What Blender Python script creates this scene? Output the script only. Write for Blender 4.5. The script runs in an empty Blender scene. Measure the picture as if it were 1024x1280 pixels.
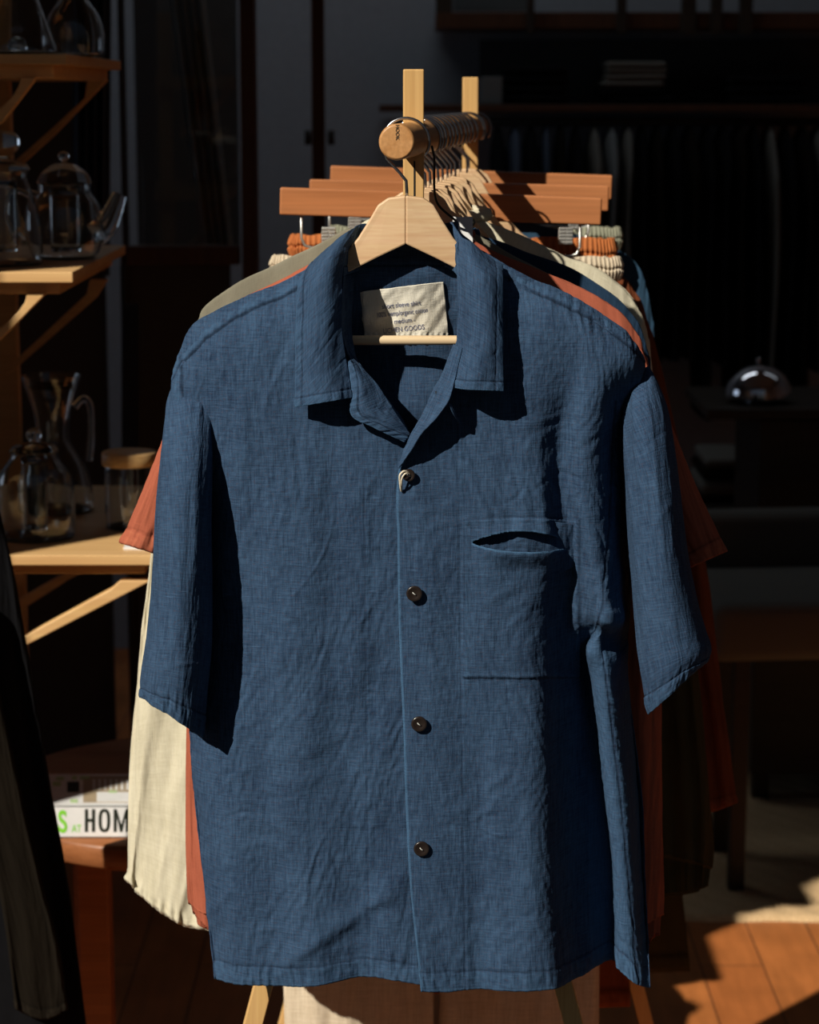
import bpy, bmesh, math, random
import numpy as np
from mathutils import Vector, Matrix, Euler

random.seed(7); RNG = np.random.RandomState(11)
S = bpy.context.scene
COL = S.collection
F = 2860.0; H = 1.70; HOR = 124.0
PITCH = math.atan((640 - HOR) / F)
CP, SP = math.cos(PITCH), math.sin(PITCH)
LA, LB = 0.92, 1.00            # sunlight: moves right LA and down LB per metre of depth

def PX(x, y, Y):
    """point at depth Y that lies on the sight line of pixel (x, y); arrays allowed"""
    x = np.asarray(x, float); y = np.asarray(y, float); Y = np.asarray(Y, float)
    u = (x - 512) / F; v = (640 - y) / F
    dy = CP + v * SP; dz = -SP + v * CP
    t = Y / dy
    return np.stack(np.broadcast_arrays(u * t, Y, H + dz * t), -1)
def P(x, y, Y): return Vector(PX(x, y, Y))

# ------------------------------------------------------------------ camera, light, world
cam = bpy.data.cameras.new('camera'); co = bpy.data.objects.new('camera', cam); COL.objects.link(co)
cam.sensor_fit = 'VERTICAL'; cam.sensor_height = 36; cam.sensor_width = 28.8
cam.lens = F / 1280 * 36
co.location = (0, 0, H); co.rotation_euler = (math.pi / 2 - PITCH, 0, 0)
cam.clip_start = 0.05; cam.dof.use_dof = True; cam.dof.focus_distance = 2.22; cam.dof.aperture_fstop = 9
S.camera = co
sun = bpy.data.lights.new('sun', 'SUN'); so = bpy.data.objects.new('sun', sun); COL.objects.link(so)
sun.energy = 5.2; sun.angle = math.radians(0.6); sun.color = (1.0, 0.93, 0.80)
so.rotation_euler = Vector((LA, 1, -LB)).to_track_quat('-Z', 'Y').to_euler()
so.location = (-3, -3, 6)
w = bpy.data.worlds.new('world'); S.world = w; w.use_nodes = True
nt = w.node_tree; bg = nt.nodes['Background']
tc = nt.nodes.new('ShaderNodeTexCoord'); sx = nt.nodes.new('ShaderNodeSeparateXYZ'); rp = nt.nodes.new('ShaderNodeValToRGB')
nt.links.new(tc.outputs['Generated'], sx.inputs[0]); nt.links.new(sx.outputs[2], rp.inputs[0]); nt.links.new(rp.outputs[0], bg.inputs[0])
e = rp.color_ramp.elements
e[0].position = 0.0; e[0].color = (0.10, 0.085, 0.07, 1); e[1].position = 0.5; e[1].color = (0.45, 0.60, 0.85, 1)
m_ = e.new(0.04); m_.color = (0.30, 0.30, 0.30, 1)
bg.inputs[1].default_value = 0.075
S.view_settings.view_transform = 'Standard'; S.view_settings.look = 'None'; S.view_settings.gamma = 1
S.view_settings.use_curve_mapping = False; S.view_settings.exposure = 0.0
try:
    S.cycles.use_denoising = True; S.cycles.caustics_reflective = False; S.cycles.caustics_refractive = False
    S.cycles.sample_clamp_indirect = 4; S.cycles.diffuse_bounces = 3; S.cycles.max_bounces = 10
except Exception: pass

# ------------------------------------------------------------------ materials
def lin(c):
    return tuple((x / 255 / 12.92 if x / 255 <= .04045 else ((x / 255 + .055) / 1.055) ** 2.4) for x in c)
def base(name):
    m = bpy.data.materials.new(name); m.use_nodes = True
    return m, m.node_tree, m.node_tree.nodes['Principled BSDF']
def N(nt, kind, **kw):
    n = nt.nodes.new(kind)
    for k, v in kw.items(): setattr(n, k, v)
    return n
def mixc(nt, fac, a, b, blend='MIX'):
    n = nt.nodes.new('ShaderNodeMix'); n.data_type = 'RGBA'; n.blend_type = blend
    for s, v in ((0, fac), (6, a), (7, b)):
        if hasattr(v, 'links'): nt.links.new(v, n.inputs[s])
        elif isinstance(v, (int, float)): n.inputs[s].default_value = v
        else: n.inputs[s].default_value = (*v[:3], 1)
    return n.outputs[2]
def plain(name, col, rough=.6, metal=0, spec=.5, trans=0, ior=1.45, coat=0):
    m, nt, b = base(name)
    tc = N(nt, 'ShaderNodeTexCoord'); n = N(nt, 'ShaderNodeTexNoise'); n.inputs['Scale'].default_value = 40
    nt.links.new(tc.outputs['Object'], n.inputs[0])
    if not trans:
        c = mixc(nt, n.outputs[0], tuple(x * .88 for x in col), tuple(min(1, x * 1.12) for x in col))
        nt.links.new(c, b.inputs['Base Color'])
    else: b.inputs['Base Color'].default_value = (*col, 1)
    b.inputs['Roughness'].default_value = rough; b.inputs['Metallic'].default_value = metal
    b.inputs['Specular IOR Level'].default_value = spec; b.inputs['IOR'].default_value = ior
    b.inputs['Transmission Weight'].default_value = trans; b.inputs['Coat Weight'].default_value = coat
    return m
def wood(name, c1, c2, axis=0, scale=1.0, rough=.45, bump=.15, spec=.4):
    m, nt, b = base(name)
    tc = N(nt, 'ShaderNodeTexCoord'); mp = N(nt, 'ShaderNodeMapping')
    sc = [90 * scale] * 3; sc[axis] = 5 * scale; mp.inputs['Scale'].default_value = sc
    nt.links.new(tc.outputs['Object'], mp.inputs[0])
    n = N(nt, 'ShaderNodeTexNoise'); n.inputs['Scale'].default_value = 1; n.inputs['Detail'].default_value = 5; n.inputs['Distortion'].default_value = .6
    nt.links.new(mp.outputs[0], n.inputs[0])
    mp2 = N(nt, 'ShaderNodeMapping'); sc2 = [320 * scale] * 3; sc2[axis] = 9 * scale; mp2.inputs['Scale'].default_value = sc2
    nt.links.new(tc.outputs['Object'], mp2.inputs[0])
    n2 = N(nt, 'ShaderNodeTexNoise'); n2.inputs['Scale'].default_value = 1; nt.links.new(mp2.outputs[0], n2.inputs[0])
    r = N(nt, 'ShaderNodeMapRange'); r.inputs[1].default_value = .3; r.inputs[2].default_value = .7; nt.links.new(n.outputs[0], r.inputs[0])
    c = mixc(nt, r.outputs[0], c1, c2); c = mixc(nt, .25, c, n2.outputs[0], 'OVERLAY')
    nt.links.new(c, b.inputs['Base Color'])
    b.inputs['Roughness'].default_value = rough; b.inputs['Specular IOR Level'].default_value = spec
    bp = N(nt, 'ShaderNodeBump'); bp.inputs['Strength'].default_value = bump; bp.inputs['Distance'].default_value = .0004
    nt.links.new(n2.outputs[0], bp.inputs['Height']); nt.links.new(bp.outputs[0], b.inputs['Normal'])
    return m
def fabric(name, mid, light=None, dark=None, weave=1.0, thread=620, wear_shade=None, fuzz=0.0, bump=.5, slub=.5, odd=None):
    """woven cloth: threads run along the cloth's own UV directions (metres)"""
    light = light or tuple(min(1, x * 1.35) for x in mid); dark = dark or tuple(x * .68 for x in mid)
    m, nt, b = base(name)
    uv = N(nt, 'ShaderNodeUVMap')
    def nz(su, sv, detail=2, rough=.5, dist=0):
        mp = N(nt, 'ShaderNodeMapping'); mp.inputs['Scale'].default_value = (su, sv, 1); nt.links.new(uv.outputs[0], mp.inputs[0])
        n = N(nt, 'ShaderNodeTexNoise'); n.inputs['Scale'].default_value = 1; n.inputs['Detail'].default_value = detail
        n.inputs['Roughness'].default_value = rough; n.inputs['Distortion'].default_value = dist
        nt.links.new(mp.outputs[0], n.inputs[0]); return n.outputs[0]
    warp = nz(thread, thread * .08); weft = nz(thread * .10, thread)
    fine = nz(thread * 1.6, thread * 1.6, 3, .7); blot = nz(14, 9, 5, .6)
    slw = nz(170, 5, 2); slf = nz(7, 170, 2)
    def math_(op, a, b_=None):
        n = N(nt, 'ShaderNodeMath', operation=op)
        for i, v in enumerate((a, b_)):
            if v is None: continue
            if hasattr(v, 'links'): nt.links.new(v, n.inputs[i])
            else: n.inputs[i].default_value = v
        return n.outputs[0]
    def add(a, b_, k): return math_('ADD', a, math_('MULTIPLY', math_('SUBTRACT', b_, .5), k))
    f = add(.5, warp, 1.35 * weave); f = add(f, weft, 1.05 * weave); f = add(f, fine, .9 * weave); f = add(f, blot, .7); f = add(f, slw, slub); f = add(f, slf, slub * .8)
    cl = N(nt, 'ShaderNodeClamp'); nt.links.new(f, cl.inputs[0])
    c = mixc(nt, cl.outputs[0], dark, light)
    if odd:
        k = N(nt, 'ShaderNodeMapRange'); k.inputs[1].default_value = .56; k.inputs[2].default_value = .70; k.inputs[4].default_value = .40
        nt.links.new(nz(thread * .7, thread * .7, 1), k.inputs[0]); c = mixc(nt, k.outputs[0], c, odd)
    if slub:
        kn = N(nt, 'ShaderNodeMapRange'); kn.inputs[1].default_value = .73; kn.inputs[2].default_value = .80; kn.inputs[4].default_value = .75 * min(1, slub * 4)
        nt.links.new(nz(42, 520, 1), kn.inputs[0]); c = mixc(nt, kn.outputs[0], c, tuple(min(1, x * 1.25) for x in light))
    if wear_shade:
        at = N(nt, 'ShaderNodeAttribute', attribute_name='wear_shade')
        k = N(nt, 'ShaderNodeClamp'); nt.links.new(at.outputs['Fac'], k.inputs[0]); c = mixc(nt, k.outputs[0], c, wear_shade)
        k2 = N(nt, 'ShaderNodeClamp'); nt.links.new(math_('MULTIPLY', at.outputs['Fac'], -1), k2.inputs[0]); c = mixc(nt, k2.outputs[0], c, tuple(x * .3 for x in dark))  # negative values paint the shade of seam grooves
    nt.links.new(c, b.inputs['Base Color'])
    b.inputs['Roughness'].default_value = .95; b.inputs['Specular IOR Level'].default_value = .12
    if fuzz: b.inputs['Sheen Weight'].default_value = fuzz; b.inputs['Sheen Roughness'].default_value = .5; b.inputs['Sheen Tint'].default_value = (*[min(1, x * 2.2) for x in mid], 1)
    h = add(add(add(.5, warp, 1), weft, 1), fine, .8)
    bp = N(nt, 'ShaderNodeBump'); bp.inputs['Strength'].default_value = bump; bp.inputs['Distance'].default_value = .0006
    nt.links.new(h, bp.inputs['Height']); nt.links.new(bp.outputs[0], b.inputs['Normal'])
    return m

M = {}
M['indigo'] = fabric('indigo_linen', (.025, .053, .110), (.052, .102, .186), (.010, .022, .053), weave=.75, thread=640, wear_shade=(.056, .125, .228), bump=.7, slub=.24, odd=(.060, .052, .076))
M['terra'] = fabric('terracotta_jersey', (.36, .098, .056), weave=.35, thread=1100, slub=.1, bump=.3, wear_shade=(.52, .17, .09))
M['olive_grey'] = fabric('olive_grey_jersey', (.20, .185, .14), weave=.3, thread=1100, slub=.1, bump=.3, wear_shade=(.27, .26, .2))
M['olive'] = fabric('dark_olive_jersey', (.05, .042, .018), weave=.3, thread=1100, slub=.1, bump=.3, wear_shade=(.07, .06, .03))
M['navy'] = fabric('navy_linen', (.016, .038, .075), weave=.6, thread=800, slub=.3, wear_shade=(.025, .06, .11))
M['denim'] = fabric('washed_blue_cotton', (.026, .062, .108), weave=.8, thread=700, slub=.3, wear_shade=(.045, .10, .17))
M['cream'] = fabric('cream_linen', (.60, .55, .41), (.70, .65, .51), (.49, .44, .31), weave=.5, thread=700, slub=.5, wear_shade=(.74, .69, .55))
M['ecru'] = fabric('ecru_canvas', (.60, .50, .37), (.70, .60, .46), (.46, .37, .26), weave=.8, thread=420, slub=.6, wear_shade=(.7, .62, .48))
M['rust'] = fabric('rust_linen', (.16, .045, .018), weave=.5, thread=800, slub=.3, wear_shade=(.35, .12, .06))
M['orange'] = fabric('burnt_orange_cotton', (.46, .145, .045), weave=.4, thread=800, slub=.2, wear_shade=(.6, .25, .1))
M['sage'] = fabric('grey_green_cotton', (.27, .27, .20), weave=.4, thread=800, slub=.2, wear_shade=(.4, .4, .3))
M['black'] = fabric('black_wool', (.003, .003, .004), weave=.4, thread=700, slub=.2, wear_shade=(.006, .006, .006), bump=.2)
M['umber'] = fabric('umber_wool', (.006, .004, .002), weave=.4, thread=700, slub=.2, wear_shade=(.02, .015, .01))
M['label'] = fabric('cream_label_cotton', (.88, .84, .72), (.92, .88, .78), (.82, .77, .64), weave=.3, thread=900, slub=.2, wear_shade=(.8, .76, .62))
M['hanger'] = wood('beech', (.62, .40, .22), (.70, .48, .29), 0, 1, .5)
M['rod'] = wood('pale_beech', (.68, .50, .30), (.75, .57, .37), 0, 1, .5)
M['pine'] = wood('pine', (.56, .33, .12), (.64, .40, .165), 2, 1, .5)
M['dowel'] = wood('oak_dowel', (.42, .20, .07), (.52, .27, .11), 1, 1, .4)
M['bar'] = wood('red_cedar', (.38, .14, .05), (.46, .18, .07), 0, .8, .45)
M['birch'] = wood('birch_shelf', (.62, .37, .15), (.70, .44, .20), 0, .6, .5)
M['walnut'] = wood('walnut', (.24, .085, .03), (.32, .12, .045), 0, .6, .4)
M['darkwood'] = wood('dark_stained_wood', (.055, .022, .010), (.085, .035, .015), 2, .6, .5)
M['blackwood'] = wood('blackened_wood', (.018, .013, .008), (.03, .02, .012), 0, .6, .6)
M['steel'] = plain('polished_steel', (.42, .42, .44), .25, 1)
M['wire'] = plain('zinc_wire', (.62, .61, .58), .42, .85)
M['chrome'] = plain('chrome', (.75, .75, .77), .06, 1)
M['glass'] = plain('clear_glass', (.97, .98, .97), .01, 0, .5, 1, 1.47)
M['button'] = plain('horn_button', (.016, .010, .008), .3, 0, .5, coat=.4)
M['thread'] = plain('pale_thread', (.5, .5, .47), .8)
M['cord'] = plain('cream_cord', (.70, .62, .48), .8)
M['black_cord'] = plain('black_cord', (.006, .006, .006), .8)
M['tag'] = plain('white_card', (.82, .82, .82), .7)
M['ink'] = plain('grey_blue_ink', (.33, .35, .50), .8)
M['stamp'] = plain('stamped_ink', (.05, .03, .015), .8)
M['paper'] = plain('white_paper', (.80, .80, .80), .5)
M['green'] = plain('lime_green_print', (.24, .68, .05), .5)
M['black_print'] = plain('black_print', (.015, .02, .012), .5)
M['tan_print'] = plain('tan_print', (.42, .33, .22), .5)
M['pale_green'] = plain('pale_green_print', (.45, .62, .30), .5)
M['wall'] = plain('grey_plaster', (.27, .29, .32), .9)
M['pavement'] = plain('dark_pavement', (.045, .045, .045), .9)
M['facade'] = plain('facade_render', (.25, .24, .22), .9)
M['ceil'] = plain('ceiling_paint', (.18, .18, .18), .9)
M['panel'] = plain('dark_panel', (.055, .055, .055), .8)  # dark tone, standing for unlit depth on the backdrop sheets
M['recess'] = plain('dark_recess_grey', (.09, .095, .095), .9)
M['sofa'] = fabric('grey_upholstery', (.13, .125, .11), weave=.5, thread=400)
M['curtain'] = fabric('grey_curtain', (.15, .16, .16), weave=.3, thread=500)
M['bluecurtain'] = fabric('blue_grey_curtain', (.055, .07, .10), weave=.3, thread=500)

def floor_mat():
    m, nt, b = base('terracotta_floorboards')
    tc = N(nt, 'ShaderNodeTexCoord'); mp = N(nt, 'ShaderNodeMapping'); mp.inputs['Rotation'].default_value = (0, 0, math.pi / 2)
    mp.inputs['Location'].default_value = (.3, .045, 0)
    nt.links.new(tc.outputs['Object'], mp.inputs[0])
    br = N(nt, 'ShaderNodeTexBrick'); br.inputs['Scale'].default_value = 1; br.inputs['Brick Width'].default_value = .62
    br.inputs['Row Height'].default_value = .125; br.inputs['Mortar Size'].default_value = .0016; br.offset = .43
    br.inputs['Color1'].default_value = (.44, .150, .042, 1); br.inputs['Color2'].default_value = (.37, .115, .032, 1); br.inputs['Mortar'].default_value = (.08, .03, .015, 1)
    nt.links.new(mp.outputs[0], br.inputs[0])
    n = N(nt, 'ShaderNodeTexNoise'); n.inputs['Scale'].default_value = 1; n.inputs['Detail'].default_value = 6
    mp2 = N(nt, 'ShaderNodeMapping'); mp2.inputs['Scale'].default_value = (40, 6, 1); nt.links.new(tc.outputs['Object'], mp2.inputs[0]); nt.links.new(mp2.outputs[0], n.inputs[0])
    n2 = N(nt, 'ShaderNodeTexNoise'); n2.inputs['Scale'].default_value = 7; n2.inputs['Detail'].default_value = 4; nt.links.new(tc.outputs['Object'], n2.inputs[0])
    c = mixc(nt, .35, br.outputs[0], n.outputs[0], 'OVERLAY'); c = mixc(nt, .4, c, n2.outputs[0], 'OVERLAY')
    nt.links.new(c, b.inputs['Base Color']); b.inputs['Roughness'].default_value = .42; b.inputs['Specular IOR Level'].default_value = .3
    return m
M['floor'] = floor_mat()
def jute_mat():
    m, nt, b = base('jute')
    tc = N(nt, 'ShaderNodeTexCoord'); n = N(nt, 'ShaderNodeTexNoise'); n.inputs['Scale'].default_value = 160; n.inputs['Detail'].default_value = 4
    nt.links.new(tc.outputs['Object'], n.inputs[0])
    nt.links.new(mixc(nt, n.outputs[0], (.36, .22, .10), (.78, .56, .32)), b.inputs['Base Color']); b.inputs['Roughness'].default_value = .95
    return m
M['jute'] = jute_mat()

# ------------------------------------------------------------------ noise
PERM = RNG.permutation(512); PERM = np.concatenate([PERM, PERM, PERM])
GA = RNG.rand(512) * 2 * np.pi
def perlin(x, y, seed=0):
    x = np.asarray(x, float) + seed * 17.31; y = np.asarray(y, float) + seed * 9.77
    xi = np.floor(x).astype(int); yi = np.floor(y).astype(int); xf = x - xi; yf = y - yi
    def g(ix, iy, fx, fy):
        a = GA[PERM[(PERM[ix & 511] + iy) & 511]]; return np.cos(a) * fx + np.sin(a) * fy
    u = xf * xf * xf * (xf * (xf * 6 - 15) + 10); v = yf * yf * yf * (yf * (yf * 6 - 15) + 10)
    a = g(xi, yi, xf, yf); b = g(xi + 1, yi, xf - 1, yf); c = g(xi, yi + 1, xf, yf - 1); d = g(xi + 1, yi + 1, xf - 1, yf - 1)
    return ((a + (b - a) * u) * (1 - v) + (c + (d - c) * u) * v) * 1.5
def creases(U, V, n, amp, seed, ang=90, spread=35, L=(.02, .06), W=(.002, .005)):
    r = np.random.RandomState(seed); out = np.zeros_like(U)
    u0, u1, v0, v1 = U.min(), U.max(), V.min(), V.max()
    for _ in range(n):
        cu, cv = r.uniform(u0, u1), r.uniform(v0, v1); a = math.radians(ang + r.normal(0, spread)); l = r.uniform(*L); w_ = r.uniform(*W)
        du, dv = U - cu, V - cv; t = du * math.cos(a) + dv * math.sin(a); d = -du * math.sin(a) + dv * math.cos(a)
        d = d + .25 * t * t / l * r.choice([-1, 1]); k = (np.abs(t) < 2.5 * l) & (np.abs(d) < 3 * w_)
        out[k] += amp * r.uniform(-1, 1) * np.exp(-(d[k] / w_) ** 2 - (t[k] / l) ** 2)
    return out

# ------------------------------------------------------------------ objects
ORG = {}
def empty(name, loc, label, cat, group=None, rz=0):
    o = bpy.data.objects.new(name, None); COL.objects.link(o); o.location = loc; o.rotation_euler = (0, 0, rz); o.empty_display_size = .05
    o['label'] = label; o['category'] = cat
    if group: o['group'] = group
    ORG[o.name] = Vector(loc); return o
def tag(o, label, cat, group=None):
    o['label'] = label; o['category'] = cat
    if group: o['group'] = group
    return o
def struct(o): o['kind'] = 'structure'; return o
def link(name, me, mat, parent=None, smooth=True, local=False):
    me.materials.append(mat)
    if smooth: me.polygons.foreach_set('use_smooth', [True] * len(me.polygons))
    o = bpy.data.objects.new(name, me); COL.objects.link(o)
    if parent is not None:
        o.parent = parent; org = ORG.get(parent.name, Vector((0, 0, 0)))
        if not local and org.length: me.transform(Matrix.Translation(-org))
        ORG[o.name] = org
    else:
        if not local:                       # put the origin at the base of the thing
            n = len(me.vertices); a = np.empty(n * 3); me.vertices.foreach_get('co', a); a = a.reshape(-1, 3)
            c = Vector(((a[:, 0].min() + a[:, 0].max()) / 2, (a[:, 1].min() + a[:, 1].max()) / 2, a[:, 2].min()))
            me.transform(Matrix.Translation(-c)); o.location = c; ORG[o.name] = c
    return o
def from_bm(name, bm, mat, parent=None, smooth=False, local=False):
    me = bpy.data.meshes.new(name); bm.normal_update(); bm.to_mesh(me); bm.free()
    return link(name, me, mat, parent, smooth, local)
def box_bm(bm, c, s, bevel=0, rot=None):
    r = bmesh.ops.create_cube(bm, size=1)
    for v in r['verts']: v.co = Vector((v.co.x * s[0], v.co.y * s[1], v.co.z * s[2]))
    if bevel:
        es = list({e for v in r['verts'] for e in v.link_edges})
        q = bmesh.ops.bevel(bm, geom=es, offset=bevel, segments=3, affect='EDGES', profile=.5)
        vs = list({v for f in q['faces'] for v in f.verts} | {v for v in r['verts'] if v.is_valid})
    else: vs = r['verts']
    for v in vs:
        if rot is not None: v.co = rot @ v.co
        v.co += Vector(c)
    return vs
def box(name, c, s, mat, parent=None, bevel=.002, rz=0, rx=0, ry=0, local=False):
    bm = bmesh.new(); box_bm(bm, c, s, bevel, Euler((rx, ry, rz)).to_matrix())
    return from_bm(name, bm, mat, parent, False, local)
def tube_bm(bm, pts, r, seg=10, cap=True):
    pts = [Vector(p) for p in pts]; n = len(pts); rs = r if hasattr(r, '__len__') else [r] * n
    rings = []; up = None
    for i, p in enumerate(pts):
        t = (pts[min(i + 1, n - 1)] - pts[max(i - 1, 0)]).normalized()
        if up is None:
            up = Vector((0, 0, 1)) if abs(t.z) < .9 else Vector((0, 1, 0))
        a = (up - t * up.dot(t)).normalized(); b = t.cross(a); up = a
        rings.append([bm.verts.new(p + (a * math.cos(k * 2 * math.pi / seg) + b * math.sin(k * 2 * math.pi / seg)) * rs[i]) for k in range(seg)])
    for i in range(n - 1):
        for k in range(seg):
            f = bm.faces.new((rings[i][k], rings[i][(k + 1) % seg], rings[i + 1][(k + 1) % seg], rings[i + 1][k])); f.smooth = True
    if cap:
        bm.faces.new(rings[0][::-1]); bm.faces.new(rings[-1])
def spline(pts, n=8):
    pts = [Vector(p) for p in pts]; out = []
    for i in range(len(pts) - 1):
        p0 = pts[max(i - 1, 0)]; p1 = pts[i]; p2 = pts[i + 1]; p3 = pts[min(i + 2, len(pts) - 1)]
        for k in range(n):
            t = k / n
            out.append(.5 * ((2 * p1) + (p2 - p0) * t + (2 * p0 - 5 * p1 + 4 * p2 - p3) * t * t + (3 * p1 - p0 - 3 * p2 + p3) * t ** 3))
    out.append(pts[-1]); return out
def tube(name, pts, r, mat, parent=None, seg=10, local=False, sm=0):
    bm = bmesh.new(); tube_bm(bm, spline(pts, sm) if sm else pts, r, seg)
    return from_bm(name, bm, mat, parent, False, local)
def lathe(name, prof, loc, mat, parent=None, seg=48, close=False):
    """prof: (r, z) list; revolve about z at loc"""
    bm = bmesh.new(); loc = Vector(loc); rings = []
    for r, z in prof:
        if r < 1e-6: rings.append([bm.verts.new(loc + Vector((0, 0, z)))])
        else: rings.append([bm.verts.new(loc + Vector((r * math.cos(k * 2 * math.pi / seg), r * math.sin(k * 2 * math.pi / seg), z))) for k in range(seg)])
    if close: rings.append(rings[0])
    for a, b in zip(rings, rings[1:]):
        for k in range(seg):
            k2 = (k + 1) % seg
            if len(a) == 1 and len(b) == 1: continue
            if len(a) == 1: f = bm.faces.new((a[0], b[k], b[k2]))
            elif len(b) == 1: f = bm.faces.new((a[k], b[0], a[k2]))
            else: f = bm.faces.new((a[k], b[k], b[k2], a[k2]))
            f.smooth = True
    bmesh.ops.recalc_face_normals(bm, faces=bm.faces)
    return from_bm(name, bm, mat, parent, False)
def prism(name, pts, y0, y1, mat, parent=None, bevel=.0015, local=False, xf=None):
    """outline pts (x, z) extruded between depths y0 and y1"""
    bm = bmesh.new(); vs = [bm.verts.new((x, y0, z)) for x, z in pts]; f = bm.faces.new(vs)
    r = bmesh.ops.extrude_face_region(bm, geom=[f]); nv = [v for v in r['geom'] if isinstance(v, bmesh.types.BMVert)]
    for v in nv: v.co.y = y1
    bmesh.ops.recalc_face_normals(bm, faces=bm.faces)
    if bevel:
        es = [e for e in bm.edges if len(e.link_faces) == 2 and e.calc_face_angle(0) > .3]
        bmesh.ops.bevel(bm, geom=es, offset=bevel, segments=2, affect='EDGES', profile=.5)
    if xf: 
        for v in bm.verts: v.co = Vector(xf(v.co))
    return from_bm(name, bm, mat, parent, False, local)
def text(name, body, size, loc, rot, mat, parent=None, sx=1.0, bold=0.0, align='CENTER'):
    cu = bpy.data.curves.new('tmp', 'FONT'); cu.body = body; cu.size = size; cu.align_x = align; cu.extrude = .00008; cu.offset = bold
    o = bpy.data.objects.new('tmp', cu); COL.objects.link(o); bpy.context.view_layer.update()
    me = bpy.data.meshes.new_from_object(o.evaluated_get(bpy.context.evaluated_depsgraph_get()))
    bpy.data.objects.remove(o); bpy.data.curves.remove(cu)
    me.transform(Matrix.Translation(loc) @ Euler(rot).to_matrix().to_4x4() @ Matrix.Diagonal((sx, 1, 1, 1)))
    me.materials.clear()
    return link(name, me, mat, parent, False)

# ------------------------------------------------------------------ cloth surfaces
def cr(A, n, axis):
    """Catmull-Rom resample of A along axis to n samples"""
    A = np.moveaxis(np.asarray(A, float), axis, 0); R = A.shape[0]
    if R == 1: return np.moveaxis(np.repeat(A, n, 0), 0, axis)
    ext = np.concatenate([2 * A[:1] - A[1:2], A, 2 * A[-1:] - A[-2:-1]], 0)
    t = np.linspace(0, R - 1, n); i = np.minimum(t.astype(int), R - 2); f = (t - i).reshape((-1,) + (1,) * (A.ndim - 1))
    p0, p1, p2, p3 = ext[i], ext[i + 1], ext[i + 2], ext[i + 3]
    B = .5 * (2 * p1 + (p2 - p0) * f + (2 * p0 - 5 * p1 + 4 * p2 - p3) * f ** 2 + (3 * p1 - p0 - 3 * p2 + p3) * f ** 3)
    return np.moveaxis(B, 0, axis)
def cloth(name, G, mat, parent, disp=None, closed=False, thick=.0011, flip=False, uvoff=(0, 0), hole=None, planar=False):
    """G: nv x nu x 3 array of (px, py, depth).  disp(PXx, PXy, U, V, un, vn) -> (displacement towards the outside, wear)"""
    nv, nu = G.shape[:2]; W = PX(G[..., 0], G[..., 1], G[..., 2])
    Wc = np.concatenate([W, W[:, :1]], 1) if closed else W
    U = np.zeros(Wc.shape[:2]); U[:, 1:] = np.cumsum(np.linalg.norm(np.diff(Wc, axis=1), axis=2), 1); U -= U[:, U.shape[1] // 2][:, None]
    V = np.zeros(Wc.shape[:2]); V[1:] = np.cumsum(np.linalg.norm(np.diff(Wc, axis=0), axis=2), 0); V = -V
    V = V * .0 + np.mean(V, axis=1, keepdims=True) if closed else V
    if closed:
        ext = np.concatenate([W[:, -2:-1], W, W[:, :1]], 1) if False else np.concatenate([W[:, -1:], W, W[:, :1]], 1)
        du = ext[:, 2:] - ext[:, :-2]
    else: du = np.gradient(W, axis=1)
    dv = np.gradient(W, axis=0)
    nrm = np.cross(dv, du); nrm /= np.maximum(np.linalg.norm(nrm, axis=2, keepdims=True), 1e-9)
    if flip: nrm = -nrm
    Us, Vs = U[:, :nu], V[:, :nu]
    wear_shade = np.zeros((nv, nu))
    if disp:
        un = np.linspace(0, 1, nu)[None, :] * np.ones((nv, 1)); vn = np.linspace(0, 1, nv)[:, None] * np.ones((1, nu))
        d, wear_shade = disp(G[..., 0], G[..., 1], Us, Vs, un, vn); W = W + nrm * d[..., None]
    if planar: U = W[..., 0]; V = W[..., 2]
    idx = np.arange(nv * nu).reshape(nv, nu)
    if closed: a = idx; b = np.roll(idx, -1, 1)
    else: a = idx[:, :-1]; b = idx[:, 1:]
    q = np.stack([a[:-1], a[1:], b[1:], b[:-1]], -1).reshape(-1, 4)
    if flip: q = q[:, ::-1]
    keep = None
    if hole is not None:
        cx = G[..., 0].reshape(-1)[q].mean(1); cy = G[..., 1].reshape(-1)[q].mean(1); keep = ~hole(cx, cy); q = q[keep]
    org = np.array(ORG[parent.name]) if parent is not None else np.zeros(3)
    me = bpy.data.meshes.new(name); me.vertices.add(nv * nu); me.vertices.foreach_set('co', (W - 0).reshape(-1))
    me.loops.add(q.size); me.loops.foreach_set('vertex_index', q.reshape(-1).astype(np.int32))
    me.polygons.add(len(q)); me.polygons.foreach_set('loop_start', np.arange(0, q.size, 4, dtype=np.int32))
    me.update(calc_edges=True)
    uvl = me.uv_layers.new(name='UVMap')
    if closed: UU = U; VV = V; ia = np.arange(nv * (nu + 1)).reshape(nv, nu + 1); a2 = ia[:, :-1]; b2 = ia[:, 1:]
    else: UU = U; VV = V; a2, b2 = a, b
    q2 = np.stack([a2[:-1], a2[1:], b2[1:], b2[:-1]], -1).reshape(-1, 4)
    if flip: q2 = q2[:, ::-1]
    if keep is not None: q2 = q2[keep]
    uvs = np.stack([UU.reshape(-1)[q2.reshape(-1)] + uvoff[0], VV.reshape(-1)[q2.reshape(-1)] + uvoff[1]], -1)
    uvl.data.foreach_set('uv', uvs.reshape(-1))
    at = me.attributes.new('wear_shade', 'FLOAT', 'POINT'); at.data.foreach_set('value', wear_shade.reshape(-1).astype(np.float32))
    me.validate()
    o = link(name, me, mat, parent)
    if thick:
        md = o.modifiers.new('thickness', 'SOLIDIFY'); md.thickness = thick; md.offset = -1 if not flip else -1
        md.use_even_offset = False
    return o
def yline(pts, x):
    p = np.array(pts, float); return np.interp(x, p[:, 0], p[:, 1])
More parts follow.
